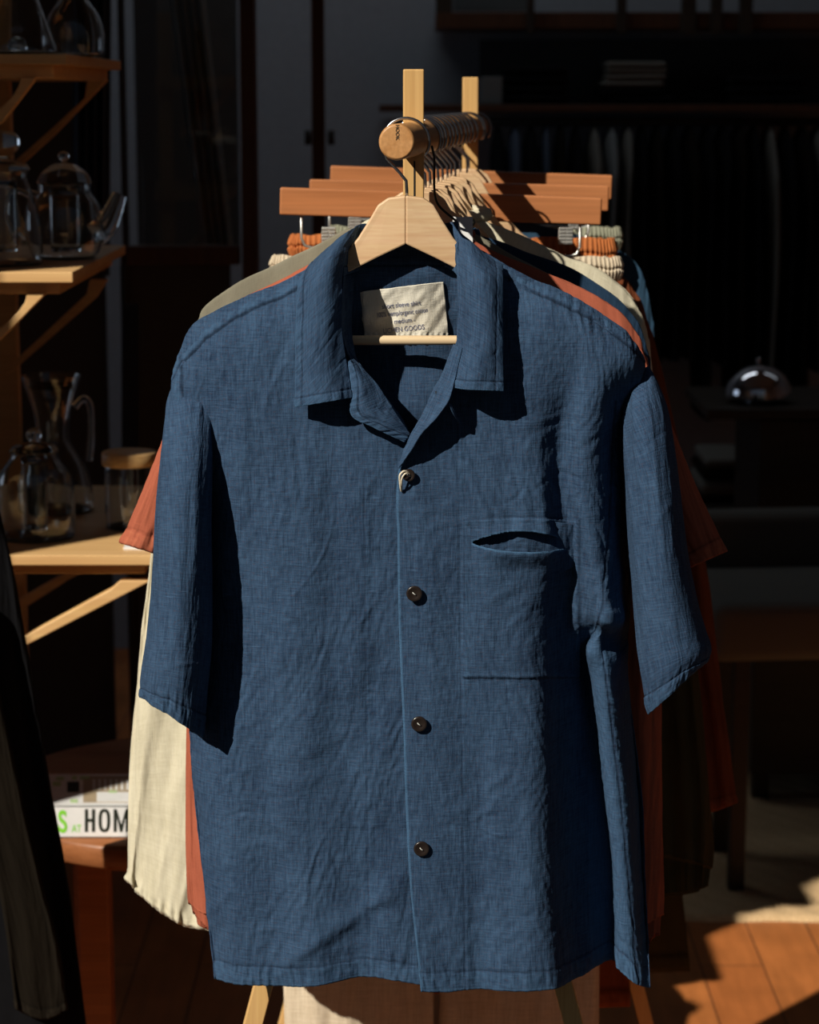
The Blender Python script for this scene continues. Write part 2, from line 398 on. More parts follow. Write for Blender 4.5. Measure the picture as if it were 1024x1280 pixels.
def seam(d, along, on=None, w=.0011, ridge=.0007, lap=None, puck=.0005, seed=0, lapw=.007):
    """d: signed distance (m); groove at d=0, raised lap on positive side lapw wide, puckers along it"""
    on = 1 if on is None else on
    g = -ridge * 1.0 * np.exp(-(d / w) ** 2)
    lapf = .5 * (np.tanh(d / .0008) - np.tanh((d - lapw) / .0012))
    pk = (perlin(along * 140, d * 40, seed) + .6 * perlin(along * 300, d * 60, seed + 3)) * puck * np.exp(-((d - lapw * .45) / (lapw * .9)) ** 2)
    wr = .30 * lapf * (0.6 + perlin(along * 160, d * 200, seed + 5)) - .75 * np.exp(-(d / max(.0009, w)) ** 2)  # groove darkened as painted shade, lap lightened as wear
    return (g + lapf * ridge * .8 + pk) * on, wr * on
def linen(U, V, seed, k=1.0):
    d = .0028 * perlin(U * 14, V * 4.5, seed) + .0014 * perlin(U * 34, V * 11, seed + 1)
    d += .0007 * perlin(U * 90 + 5 * perlin(U * 9, V * 9, seed + 2), V * 38, seed + 4) + .00035 * perlin(U * 230, V * 130, seed + 5)
    d += .00016 * perlin(U * 520, V * 420, seed + 6)
    d += creases(U, V, int(90), .0009, seed + 10, 90, 40, (.01, .05), (.0012, .004))
    return d * k

# ================================================================== HERO SHIRT
shirt = empty('short_sleeve_shirt', P(515, 1235, 2.2), 'indigo blue linen short-sleeve shirt with open notch collar, frontmost on the rail', 'shirt')
T = lambda rows: np.array(rows, float)
Lg = T([
 [(222,445,2.245),(240,408,2.240),(270,388,2.229),(305,372,2.227),(342,357,2.226),(378,340,2.226),(408,322,2.226),(434,302,2.240)],
 [(214,482,2.236),(240,455,2.217),(272,437,2.207),(308,424,2.204),(345,412,2.202),(380,402,2.201),(404,398,2.203),(418,402,2.208)],
 [(219,515,2.226),(247,507,2.213),(280,497,2.203),(318,488,2.197),(355,482,2.195),(392,478,2.194),(428,474,2.196),(462,471,2.199)],
 [(243,578,2.238),(264,572,2.215),(292,566,2.202),(335,562,2.195),(380,559,2.192),(425,557,2.191),(470,555,2.194),(514,556,2.199)],
 [(245,660,2.250),(268,656,2.222),(298,652,2.204),(340,650,2.195),(385,650,2.191),(430,650,2.190),(475,650,2.193),(517,650,2.197)],
 [(246,755,2.250),(268,752,2.222),(298,750,2.204),(340,750,2.194),(385,750,2.190),(430,750,2.190),(475,750,2.193),(517,750,2.197)],
 [(243,850,2.248),(266,850,2.222),(298,850,2.203),(342,850,2.193),(386,850,2.189),(430,850,2.190),(475,850,2.193),(518,850,2.197)],
 [(238,925,2.240),(262,926,2.217),(296,926,2.201),(342,926,2.193),(386,926,2.190),(432,926,2.192),(476,926,2.193),(520,926,2.197)],
 [(245,1020,2.238),(270,1020,2.212),(302,1020,2.199),(346,1020,2.194),(390,1020,2.191),(434,1020,2.192),(478,1020,2.194),(524,1020,2.197)],
 [(257,1120,2.232),(280,1120,2.208),(310,1120,2.198),(350,1120,2.195),(394,1120,2.191),(438,1120,2.195),(482,1120,2.190),(530,1120,2.197)],
 [(269,1224,2.226),(292,1231,2.205),(322,1232,2.198),(362,1232,2.196),(406,1230,2.191),(448,1222,2.199),(492,1226,2.189),(540,1232,2.196)]])
Rg = T([
 [(574,300,2.246),(600,312,2.227),(628,329,2.225),(661,346,2.225),(696,361,2.225),(725,375,2.225),(752,392,2.226),(777,410,2.227),(796,432,2.230),(808,457,2.243)],
 [(580,372,2.210),(600,380,2.203),(628,388,2.201),(660,394,2.200),(692,402,2.200),(722,412,2.201),(746,424,2.202),(768,436,2.204),(788,452,2.209),(802,474,2.224)],
 [(566,440,2.201),(596,445,2.198),(626,450,2.196),(660,455,2.195),(688,462,2.198),(714,470,2.202),(736,478,2.197),(756,488,2.202),(770,500,2.222),(786,514,2.250)],
 [(527,519,2.199),(560,520,2.196),(596,522,2.194),(640,528,2.194),(674,535,2.197),(702,540,2.211),(728,545,2.199),(750,550,2.206),(765,556,2.238),(785,560,2.270)],
 [(498,590,2.190),(535,595,2.190),(578,600,2.192),(630,605,2.193),(676,610,2.196),(703,615,2.217),(730,618,2.201),(752,622,2.211),(768,626,2.246),(785,630,2.275)],
 [(497,680,2.189),(535,682,2.188),(578,684,2.191),(630,688,2.192),(680,690,2.197),(712,695,2.226),(741,700,2.205),(760,702,2.215),(775,704,2.250),(788,706,2.280)],
 [(498,755,2.188),(535,757,2.188),(578,758,2.191),(630,760,2.193),(674,762,2.203),(708,764,2.240),(744,764,2.214),(760,764,2.208),(775,764,2.238),(788,764,2.282)],
 [(500,820,2.188),(537,821,2.188),(580,822,2.191),(631,824,2.194),(672,824,2.203),(704,822,2.244),(735,818,2.283),(742,820,2.238),(760,822,2.232),(784,824,2.272)],
 [(504,905,2.189),(540,906,2.189),(582,906,2.192),(633,908,2.195),(674,908,2.204),(706,903,2.246),(742,896,2.288),(751,902,2.246),(768,904,2.242),(790,900,2.278)],
 [(507,1000,2.189),(543,1001,2.190),(585,1001,2.193),(635,1002,2.193),(678,1002,2.203),(710,995,2.246),(750,986,2.288),(759,994,2.248),(778,998,2.244),(801,994,2.278)],
 [(513,1110,2.188),(547,1111,2.190),(588,1111,2.194),(637,1111,2.191),(684,1111,2.199),(714,1102,2.244),(760,1088,2.288),(768,1098,2.252),(786,1106,2.246),(806,1102,2.276)],
 [(527,1240,2.186),(556,1241,2.190),(592,1238,2.195),(640,1239,2.189),(695,1236,2.198),(722,1222,2.242),(763,1200,2.286),(773,1211,2.258),(793,1229,2.248),(812,1235,2.262)]])
LF = cr(cr(Lg, 560, 0), 190, 1); RF = cr(cr(Rg, 760, 0), 300, 1)
LFl = LF.reshape(-1, 3); RFl = RF.reshape(-1, 3)
def bodyY(x, y):
    A = RFl if x >= 498 else LFl
    return float(A[np.argmin((A[:, 0] - x) ** 2 + (A[:, 1] - y) ** 2), 2])
K = 1300.0
def lens(X):
    t = np.clip((X - 590) / (716 - 590), 0, 1); m = 678.5 + 3.5 * t
    return m - 16.5 * np.sin(np.pi * t) ** .75, m + 7.5 * np.sin(np.pi * t) ** .7, t
_u, _l, _t = lens(RF[..., 0]); _in = (_t > 0) & (_t < 1)
for _e in (_u, _l):
    _k = _in & (np.abs(RF[..., 1] - _e) < .85); RF[..., 1] = np.where(_k, _e, RF[..., 1])
hemL = lambda x: yline([(269,1224),(292,1231),(362,1232),(406,1230),(448,1222),(492,1226),(540,1232)], x)
hemR = lambda x: yline([(527,1240),(592,1238),(640,1239),(695,1236),(722,1222),(763,1200),(773,1211),(793,1229),(812,1235)], x)
def disp_left(X, Y, U, V, un, vn):
    d = linen(U, V, 21, 1.2); w = np.zeros_like(d)
    a = np.clip((Y - 540) / 80, 0, 1)
    s, q = seam((X - np.interp(Y, [560, 1235], [455, 461])) / K, V, a, ridge=.0004, puck=.0004, lapw=.004, seed=2); d += s; w += q * .5
    yl = yline([(213,482),(226,455),(255,424),(292,399),(330,381),(370,363),(430,338)], X)      # shoulder seam
    s, q = seam((yl - Y) / K, U, 1, w=.0016, ridge=.0012, puck=.0006, lapw=.008, seed=3); d += s; w += q
    hb = hemL(X) - Y
    s, q = seam((24 - hb) / K, U, (Y > 1100) * 1.0, ridge=.0005, puck=.0012, lapw=.016, seed=4); d += s; w += q * .8
    w += .35 * (hb < 3) + .10 * perlin(U * 40, V * 12, 77)
    # side-edge lap at armhole
    s, q = seam(((X - np.interp(Y, [480, 515, 578], [214, 219, 243])) / K) * -1 + .010, V, (Y > 440) * (Y < 600) * 1.0, ridge=.0008, lapw=.008, seed=5); d += s; w += q
    # drag lines falling from the shoulder
    d += .0022 * np.exp(-((X - 300 - (Y - 560) * -.10) / 16) ** 2) * np.clip((Y - 420) / 80, 0, 1) * np.clip((760 - Y) / 160, 0, 1)
    d += .0030 * np.exp(-((X - 352 - (Y - 700) * .05) / 26) ** 2) * np.clip((Y - 700) / 200, 0, 1)
    d -= .0026 * np.exp(-((X - 415 - (Y - 600) * .02) / 18) ** 2) * np.clip((Y - 480) / 80, 0, 1) * np.clip((1100 - Y) / 300, 0, 1)
    # slanting fold above the hem
    t = (X - 345) / (470 - 345); dd = (Y - (1200 - 82 * t)) * .84
    d += .0040 * np.exp(-((dd - 22) / 26) ** 2) * np.clip(t * 2 + .3, 0, 1) * np.clip((1.35 - t) * 3, 0, 1) * (.5 + .5 * np.tanh(-dd / 7 + 2.0)) * 1.6
    # crumples down the left edge
    d += .004 * perlin(X * .03, Y * .016, 31) * np.clip((300 - X) / 50, 0, 1) * np.clip((Y - 900) / 60, 0, 1)
    return d, w
def disp_right(X, Y, U, V, un, vn):
    d = linen(U, V, 51, 1.05); w = np.zeros_like(d)
    s, q = seam((X - np.interp(Y, [520, 1235], [572, 582])) / K, V, np.clip((Y - 500) / 40, 0, 1), ridge=.0004, puck=.0004, lapw=.004, seed=12); d += s; w += q * .5
    yl = yline([(572,322),(641,352),(677,369),(724,391),(754,406),(800,446),(812,462)], X)
    s, q = seam((yl - Y) / K, U, 1, w=.0016, ridge=.0012, puck=.0006, lapw=.008, seed=13); d += s; w += q
    hb = hemR(X) - Y
    s, q = seam((24 - hb) / K, U, (Y > 1100) * 1.0, ridge=.0005, puck=.0012, lapw=.016, seed=14); d += s; w += q * .8
    w += .35 * (hb < 3) + .10 * perlin(U * 40, V * 12, 78) + .8 * (un < .008) * (Y > 585)  # hem edge is worn; placket edge is a painted highlight
    # side seam on the strip at the right and on the ridge above it
    xs = np.interp(Y, [460, 600, 700, 790, 850, 1000, 1120, 1235], [772, 765, 757, 752, 758, 776, 788, 800])
    s, q = seam((X - xs) / K, V, (Y > 500) * 1.0, ridge=.0007, puck=.0006, lapw=.006, seed=15); d += s; w += q * .9 + .25 * (X > 738) * (Y > 780)  # strip also painted lighter, as if it caught the sun
    # crumple under the arm
    d += .010 * np.exp(-((X - 762) / 16) ** 2 - ((Y - 772) / 16) ** 2) - .016 * np.exp(-((X - 760) / 12) ** 2 - ((Y - 800) / 14) ** 2) + .008 * np.exp(-((X - 743) / 6) ** 2 - ((Y - 812) / 20) ** 2)
    # breast pocket: stitched outline, gathered band, sagging mouth
    inx = np.clip((X - 578) / 2, 0, 1) * np.clip((727 - X) / 2, 0, 1); iny = np.clip((Y - 648) / 2, 0, 1) * np.clip((849 - Y) / 2, 0, 1)
    d += .0013 * inx * iny
    for dist, on in (((X - 580) / K, iny), ((725 - X) / K, iny), ((847 - Y) / K, inx), ((Y - (650 - 3.5 * np.sin(np.pi * np.clip((X - 578) / 148, 0, 1)))) / K, inx)):
        s, q = seam(dist, U + V, on, ridge=.0005, puck=.0007, lapw=.0035, seed=17); d += s; w += q * .7
    lu_, ll_, lt = lens(X); sw = np.sin(np.pi * lt)
    d += .0100 * sw * np.exp(-(np.maximum(Y - ll_, 0) / 17) ** 2) * (Y >= ll_ - .5) + .0030 * sw * np.exp(-(np.maximum(lu_ - Y, 0) / 9) ** 2) * (Y <= lu_ + .5)
    d += .0010 * np.sin(X * .30 + 2.2 * np.sin(X * .043)) * sw * np.exp(-((Y - 652) / 16) ** 2)
    d += .0016 * np.abs(perlin(X * .06, Y * .012, 99)) * np.exp(-((Y - 622) / 30) ** 2) * np.clip((X - 620) / 20, 0, 1) * np.clip((722 - X) / 20, 0, 1)
    w += (.75 * (np.abs(Y - ll_) < 2.4) + .55 * (np.abs(Y - lu_) < 2.4)) * ((lt > 0) & (lt < 1))
    # long soft creases
    d += .0020 * np.exp(-((X - 655 - (Y - 560) * .03) / 16) ** 2) * np.clip((Y - 440) / 60, 0, 1) * np.clip((680 - Y) / 60, 0, 1)
    d -= .0016 * np.exp(-((X - 600) / 14) ** 2) * np.clip((Y - 900) / 100, 0, 1)
    d += .0022 * np.exp(-((X - 655) / 20) ** 2) * np.clip((Y - 900) / 200, 0, 1)
    return d, w
cloth('left_front', LF, M['indigo'], shirt, disp_left, planar=True)
def in_lens(x, y): u_, l_, t_ = lens(x); return (t_ > 0) & (t_ < 1) & (y > u_) & (y < l_)
cloth('right_front', RF, M['indigo'], shirt, disp_right, uvoff=(3.3, 1.1), hole=in_lens, planar=True)
# back panel: shares shoulder line and side edges with the fronts
def coons(Tp, Bt, Lf, Rt, nv, nu):
    Tp, Bt, Lf, Rt = cr(Tp, nu, 0), cr(Bt, nu, 0), cr(Lf, nv, 0), cr(Rt, nv, 0)
    u = np.linspace(0, 1, nu)[None, :, None]; v = np.linspace(0, 1, nv)[:, None, None]
    return (1 - v) * Tp[None] + v * Bt[None] + (1 - u) * Lf[:, None] + u * Rt[:, None] - ((1 - u) * (1 - v) * Tp[0] + u * (1 - v) * Tp[-1] + (1 - u) * v * Bt[0] + u * v * Bt[-1])
topb = list(map(tuple, Lg[0])) + [(470,302,2.243),(505,303,2.245),(540,301,2.243)] + list(map(tuple, Rg[0]))
botb = [(269,1224,2.226),(300,1210,2.250),(400,1202,2.262),(520,1202,2.268),(640,1200,2.285),(740,1195,2.31),(790,1212,2.30),(812,1235,2.262)]
BG = coons(T(topb), T(botb), Lg[:, 0], Rg[:, -1], 330, 260)
uu = np.linspace(0, 1, 260)[None]; vv = np.linspace(0, 1, 330)[:, None]
BG[..., 2] -= .030 * np.exp(-((BG[..., 0] - 512) / 75) ** 2 - ((BG[..., 1] - 520) / 62) ** 2)
BG[..., 2] += .000 * (4 * uu * (1 - uu)) ** .6 * np.exp(-((vv - .18) / .35) ** 2) * np.clip(vv / .06, 0, 1)
def disp_back(X, Y, U, V, un, vn):
    d = -linen(U, V, 81) * .8
    s, q = seam((332 - Y) / K, U, 1, lapw=.006, seed=21); return d + s, q
cloth('back', BG, M['indigo'], shirt, lambda *a: disp_back(*a), flip=False, uvoff=(7.1, 2.2), planar=True)

def sleeve(name, rows, hemrow, seed, side):
    A = []
    for (xl, yl, xr, yr, yf, yb) in rows:
        A.append((xl, yl, xr, yr, yf, yb))
    A = cr(T(A), 330, 0); nu = 320; th = np.linspace(0, 2 * np.pi, nu, endpoint=False)
    xl, yl, xr, yr, yf, yb = [A[:, i][:, None] for i in range(6)]
    u = ((1 - np.cos(th)) / 2)[None]; ys = (yf * .5 + yb * .5)
    dep = np.where(np.sin(th)[None] > 0, ys - (ys - yf) * np.abs(np.sin(th))[None] ** 1.0, ys + (yb - ys) * np.abs(np.sin(th))[None] ** 1.0)
    X = xl + (xr - xl) * u; Y = yl + (yr - yl) * u
    Y = Y - np.where(np.sin(th)[None] < 0, np.abs(np.sin(th))[None] * hemrow * np.linspace(0, 1, 330)[:, None], 0)
    G = np.stack([X, Y, dep + X * 0], -1)
    def disp(PXx, PYy, U, V, un, vn):
        ua = np.cos(un * 2 * np.pi); ub = np.sin(un * 2 * np.pi)      # periodic noise coordinates
        d = .0022 * perlin(ua * 2.2 + 3, V * 7 + ub * 2.2, seed) + .0008 * perlin(ua * 5 + U * 0, V * 22 + ub * 5, seed + 1) + .0003 * perlin(ua * 14, V * 60 + ub * 14, seed + 2) + .0003 * perlin(ua * 30, V * 160 + ub * 30, seed + 3)
        d = d * .75 + creases(U, V, 60, .0006, seed + 5, 90 + side * 55, 22, (.008, .03), (.0015, .004))
        L_ = (1 - vn) * np.abs(V.min() - V.max())
        s, q = seam(.021 - L_, U, (vn > .75) * 1.0, ridge=.0009, puck=.0016, lapw=.019, seed=seed); d += s
        d = d * np.clip(vn / .06, .15, 1)
        return d, q * .8 + .5 * (L_ < .002) + .1 * perlin(ua * 6, V * 20 + ub * 6, seed + 9)
    return cloth(name, G, M['indigo'], shirt, disp, closed=True, uvoff=(seed * .37, .6))
sl = sleeve('sleeve', [
 (224,462,264,446,2.238,2.252),(209,500,270,486,2.220,2.262),(205,530,268,520,2.200,2.258),(199,590,266,585,2.174,2.252),(194,650,265,650,2.160,2.248),
 (189,730,265,740,2.152,2.246),(184,790,265,800,2.149,2.246),(177,845,260,862,2.150,2.246),(176,872,253,922,2.156,2.244)], 14, 33, 1)
sr = sleeve('sleeve', [
 (790,470,811,457,2.240,2.254),(781,505,823,480,2.214,2.272),(779,545,837,520,2.199,2.281),(782,620,850,605,2.184,2.290),(788,700,861,690,2.177,2.291),
 (793,760,873,752,2.174,2.290),(797,810,884,790,2.172,2.290),(803,850,890,812,2.170,2.287),(811,893,884,828,2.176,2.284)], 20, 63, -1)

# collar, lapels, stand
def small(name, rows, nv, nu, mat, parent, seed, edge=(1, 1, 1), wr=1.0, k=.45, flip=False, extra=None, thick=.0016):
    """edge: which borders carry a topstitched hem (left, bottom, right)"""
    G = cr(cr(T(rows), nv, 0), nu, 1)
    def disp(X, Y, U, V, un, vn):
        d = linen(U, V, seed, k); w = .10 * perlin(U * 50, V * 30, seed)
        lu = np.abs(U - U[:, :1]); ru = np.abs(U[:, -1:] - U); bv = np.abs(V[-1:, :] - V)
        for on, dist, al in ((edge[0], lu, V), (edge[1], bv, U), (edge[2], ru, V)):
            if on:
                s, q = seam(.0085 - dist, al, 1, w=.0008, ridge=.0006, puck=.0008, lapw=.0075, seed=seed + 7); d = d + s; w = w + q * .8 + .4 * (dist < .0012)
        if extra: d = d + extra(X, Y)
        return d, w * wr
    return cloth(name, G, mat, parent, disp, flip=flip, thick=thick, uvoff=(seed * .41, seed * .17))
collar = small('collar', [
 [(384,333,2.214),(406,312,2.208),(430,293,2.210),(452,279,2.232)],
 [(372,356,2.190),(391,344,2.181),(412,332,2.180),(429,333,2.193)],
 [(369,420,2.182),(389,418,2.173),(409,416,2.173),(428,412,2.186)],
 [(369,466,2.182),(390,464,2.170),(411,460,2.171),(434,456,2.186)],
 [(369,509,2.180),(394,505,2.168),(418,501,2.167),(441,497,2.180)]], 170, 80, M['indigo'], shirt, 91, (1, 1, 0))
small('collar', [
 [(566,280,2.230),(583,297,2.214),(605,315,2.212),(629,332,2.216)],
 [(572,335,2.202),(590,342,2.182),(610,347,2.178),(629,354,2.190)],
 [(572,412,2.192),(590,416,2.172),(610,418,2.166),(629,421,2.176)],
 [(568,452,2.183),(587,456,2.164),(608,457,2.162),(629,459,2.172)],
 [(558,483,2.180),(582,487,2.163),(606,488,2.161),(630,489,2.168)]], 170, 80, M['indigo'], shirt, 101, (0, 1, 1))
small('lapel', [
 [(434,452,2.186),(438,450,2.184),(443,448,2.192)],
 [(438,485,2.181),(453,478,2.179),(467,474,2.192)],
 [(439,519,2.178),(462,514,2.178),(489,507,2.192)],
 [(466,534,2.180),(484,530,2.181),(501,525,2.193)],
 [(506,553,2.188),(509,548,2.189),(513,543,2.194)]], 110, 50, M['indigo'], shirt, 111, (1, 0, 0))
small('lapel', [
 [(567,430,2.190),(571,432,2.180),(578,435,2.178)],
 [(552,468,2.188),(560,470,2.176),(569,472,2.172)],
 [(541,487,2.188),(551,490,2.172),(561,500,2.164)],
 [(527,519,2.189),(537,521,2.176),(548,519,2.168)],
 [(513,543,2.189),(520,545,2.178),(529,538,2.170)],
 [(505,561,2.189),(509,563,2.182),(514,562,2.176)],
 [(497,585,2.187),(498,585,2.185),(500,583,2.184)]], 130, 50, M['indigo'], shirt, 121, (0, 0, 0), k=.3)
# inner collar stand on both sides and behind the neck
small('collar_stand', [
 [(440,288,2.226),(452,280,2.236),(475,281,2.243),(508,283,2.246),(545,281,2.243),(561,278,2.238),(571,276,2.230)],
 [(431,318,2.206),(445,312,2.232),(475,308,2.244),(508,308,2.247),(545,306,2.244),(562,306,2.234),(572,312,2.208)],
 [(430,345,2.203),(443,340,2.228),(475,334,2.240),(508,333,2.242),(545,332,2.240),(563,336,2.228),(573,345,2.204)]], 90, 200, M['indigo'], shirt, 131, (0, 1, 0), k=.4)
small('facing', [
 [(430,345,2.203),(435,343,2.220),(444,340,2.232)],
 [(429,412,2.194),(434,412,2.215),(441,412,2.228)],
 [(441,449,2.194),(446,452,2.206),(451,457,2.214)],
 [(468,476,2.195),(473,483,2.204),(478,489,2.210)],
 [(490,508,2.196),(497,518,2.205),(503,524,2.212)],
 [(512,543,2.197),(515,548,2.199),(518,553,2.201)]], 120, 40, M['indigo'], shirt, 141, (0, 0, 0), k=.4)
small('loop', [[(560,503,2.166),(564,505,2.168)],[(568,519,2.172),(571,519,2.174)],[(575,532,2.186),(577,531,2.188)]], 30, 6, M['indigo'], shirt, 15, (0, 0, 0), k=.1)
# pocket with sagging slit
def pk(x, y, o=0.002): return (x, y, bodyY(x, y) - o)
def pk(x, y, o): return (x, y, bodyY(x, y) + o)
small('pocket_lining', [
 [pk(584,655,.004),pk(620,650,.005),pk(655,650,.005),pk(690,652,.005),pk(722,656,.004)],
 [pk(584,680,.005),pk(620,680,.0055),pk(655,680,.006),pk(690,680,.0055),pk(722,682,.005)],
 [pk(584,705,.004),pk(620,720,.006),pk(655,722,.006),pk(690,720,.006),pk(722,706,.004)]], 60, 100, M['indigo'], shirt, 161, (0, 0, 0), k=.6)
# buttons
def button(x, y, Yd, r=.0079, parent=shirt, mat=None):
    c = P(x, y, Yd); prof = [(0, -.0012), (r * .9, -.0012), (r, 0), (r * .97, .0012), (r * .80, .0017), (r * .62, .0009), (0, .0007)]
    bm = bmesh.new(); seg = 36; rings = []
    for rr, h in prof:
        if rr == 0: rings.append([bm.verts.new(c + Vector((0, -h, 0)))])
        else: rings.append([bm.verts.new(c + Vector((rr * math.cos(k * 2 * math.pi / seg), -h, rr * math.sin(k * 2 * math.pi / seg)))) for k in range(seg)])
    for a, b in zip(rings, rings[1:]):
        for k in range(seg):
            k2 = (k + 1) % seg
            f = bm.faces.new((a[0], b[k], b[k2])) if len(a) == 1 else bm.faces.new((a[k], b[0], a[k2])) if len(b) == 1 else bm.faces.new((a[k], b[k], b[k2], a[k2]))
            f.smooth = True
    bmesh.ops.recalc_face_normals(bm, faces=bm.faces)
    o = from_bm('button', bm, M['button'], parent)
    tube('thread', [c + Vector(q) for q in ((-.0016, -.0008, .0012), (-.0008, -.0022, .0006), (.0008, -.0022, -.0006), (.0016, -.0008, -.0012))], .0005, M['thread'], o, 6)
    return o
button(518, 742, bodyY(518, 742) - .0045); button(524, 905, bodyY(524, 905) - .0045); button(527, 1061, bodyY(527, 1061) - .0045)
button(511, 594, 2.1835, .0062)
# cream cord loop on the top button
tube('cord_loop', [P(511,591,2.184), P(505,589,2.180), P(500,594,2.179), P(500,602,2.181), P(501,610,2.184), P(502,614,2.187)], .0010, M['cord'], shirt, 8, sm=6)
tube('cord_loop', [P(512,593,2.182), P(507,592,2.178), P(503,597,2.178), P(502,604,2.181), P(502,612,2.187)], .0009, M['cord'], shirt, 8, sm=6)
# buttonhole in the lapel
tube('buttonhole', [P(545,489,2.1775), P(546.5,495,2.1765), P(548,500,2.1760)], .0009, M['black_cord'], shirt, 6)
# neck label
LBY = 2.262
bk_ = lambda x, y, o=.0035: (x, y, float(BG[..., 2][tuple(np.array(np.unravel_index(np.argmin((BG[..., 0] - x) ** 2 + (BG[..., 1] - y) ** 2), BG.shape[:2])))]) - o)
lg = [[bk_(450,366,.001), bk_(458,364), bk_(490,360,.005), bk_(525,356,.005), bk_(554.5,353)],
      [bk_(453,392,.001), bk_(459,391), bk_(492,389,.005), bk_(527,387,.005), bk_(558,386)],
      [bk_(456,421,.001), bk_(461,423), bk_(494,424,.005), bk_(528,423,.005), bk_(561,421)]]
def lab_disp(X, Y): return .0010 * perlin(X * .035 + Y * .03, Y * .012 - X * .01, 5) + .0007 * perlin(X * .09 + Y * .05, Y * .06, 6) + .0004 * np.sin(X * .9) * (Y > 416)
small('neck_label', lg, 80, 110, M['label'], shirt, 171, (0, 0, 0), k=.12, extra=lab_disp, thick=.0006)
lab = [o for o in shirt.children if o.name.startswith('neck_label')][0]; lab['label'] = 'cream woven neck label with four typed lines'
from mathutils.kdtree import KDTree
_kd = KDTree(len(lab.data.vertices))
for _i, _v in enumerate(lab.data.vertices): _kd.insert((_v.co.x, 0, _v.co.z), _i)
_kd.balance()
for i, (s_, x, y, sx_) in enumerate((('short sleeve shirt', 502, 386, .78), ('100% hemp/organic cotton', 503, 396, .72), ('- medium -', 504, 406, .78), ('LICHEN GOODS', 505, 416.5, .80))):
    tx_ = text('label_text', s_, .0070, P(x, y - 2, bk_(505, y)[2] - .0058), (math.pi / 2, -.105, 0), M['ink'], lab, sx_ * (1.0 if i != 1 else .92), .00005)
    for _v in tx_.data.vertices:
        _n = _kd.find_n((_v.co.x, 0, _v.co.z), 4); _v.co.y = sum(lab.data.vertices[q[1]].co.y for q in _n) / 4 - .00035
# ================================================================== RAIL AND RACK
def poleX(Y): return -.0119 + .0937 * (Y - 2.13)
PZ = H - (176 - HOR) / F * 2.13                     # rail axis height
PR = .0167
rack = empty('clothes_rack', (poleX(2.7), 2.7, 0), 'pale wooden garment rack with round rail and two uprights', 'clothes rack')
ya, yb = 2.13, 3.27
bm = bmesh.new()
dirv = Vector((.0937, 1, 0)).normalized(); A0 = Vector((poleX(ya), ya, PZ)); A1 = Vector((poleX(yb), yb, PZ))
tube_bm(bm, [A0, A0 + dirv * .0012, A0 + dirv * .003, A1 - dirv * .003, A1], [PR - .0022, PR - .0006, PR, PR, PR - .002], 48)
from_bm('rail', bm, M['dowel'], rack)
# faint stamp on the rail end
rail = [o for o in rack.children if o.name.startswith('rail')][0]
text('stamp', 'HOOK', .0046, Vector((poleX(ya) - .0006, ya - .0004, PZ + .0088)), (math.pi / 2, math.pi / 2, .0), M['stamp'], rail, 1.0, .00012)
def upright(Y, ztop):
    x = poleX(Y); z0 = 1.30
    box('upright', (x, Y, (ztop + z0) / 2), (.0208, .034, ztop - z0), M['pine'], rack, .0016)
    for s in (-1, 1):
        top = Vector((x + s * .010, Y, 1.345)); bot = Vector((x + s * .360, Y, .0))
        d = (bot - top); L_ = d.length; ang = math.atan2(d.x, -d.z)
        c = (top + bot) / 2
        box('leg', (c.x, c.y, c.z + .004), (.020, .030, L_), M['pine'], rack, .0015, ry=-ang)
    return x
upright(2.30, 1.729); upright(3.13, 1.729)
box('brace', (poleX(2.715), 2.715, 1.30), (.014, .80, .02), M['pine'], rack, .002, rz=-.0937)
# dark slot down the front upright below the rail
box('slot', (poleX(2.30) + .0008, 2.30 - .0171, 1.55), (.0016, .001, .18), M['black_cord'], [o for o in rack.children if o.name.startswith('upright')][0], 0)

# ------------------------------------------------------------------ hangers
HS = 1300.0
def hl(x, y): return ((x - 506) / HS, -(y - 178) / HS)
def hook_pts(drop, lean=0.0):
    R = .0225; pts = []
    for a in range(-35, 205, 12):
        t = math.radians(a); pts.append((R * math.cos(t), 0, R * math.sin(t)))
    pts += [(-.0185, 0, -.016), (-.0060, 0, -.0290), (.0004, 0, -.0370), (.0010, 0, -.046), (.001, 0, drop)]
    return pts
def make_hanger(Y, label, rz=0, dx=0, first=False, dz=0.0):
    o = empty('coat_hanger', (poleX(Y) + dx, Y, PZ - .0015 + dz), label, 'hanger', 'shaped wooden hangers on the rail', rz)
    up = [(506,244),(484,247),(471,256),(460,275),(446,297),(428,318),(400,347),(340,386),(285,418),(262,436),(256,448)]
    lo = [(260,457),(272,460),(306,434),(360,396),(428,342.5),(470,321),(506,304)]
    for s in (-1, 1):
        pts = [hl(*p) for p in up + lo]
        if s == 1: pts = [(-x, z) for x, z in pts][::-1]
        def xf(v, s=s):
            ax = abs(v.x); yy = v.y + ax * .06 + .45 * ax * ax
            return (v.x, yy, v.z)
        a = prism('hanger_arm', pts, -.0085, .0085, M['hanger'], o, .0015, True, xf)
    tube('crossbar', [(-.160, .018, -.1915), (-.08, .010, -.1915), (.08, .010, -.1915), (.160, .018, -.1915)], .0047, M['rod'], o, 16, True)
    tube('hook', hook_pts(-.058), .0015, M['steel'], o, 10, True)
    return o
def copy_tree(o, loc, rz, label):
    r = o.copy(); COL.objects.link(r); r.location = loc; r.rotation_euler = (0, 0, rz); r['label'] = label; ORG[r.name] = Vector(loc)
    for ch in o.children:
        c = ch.copy(); COL.objects.link(c); c.parent = r
    return r
hero_h = make_hanger(2.219, 'pale beech hanger inside the blue shirt, nearest on the rail', rz=0.0)
def hanger_at(Y, label, rz=0, dx=0): return copy_tree(hero_h, (poleX(Y) + dx, Y, PZ - .0015), rz, label)
hanger_at(2.352, 'pale beech hanger carrying the terracotta sweatshirt', .02)
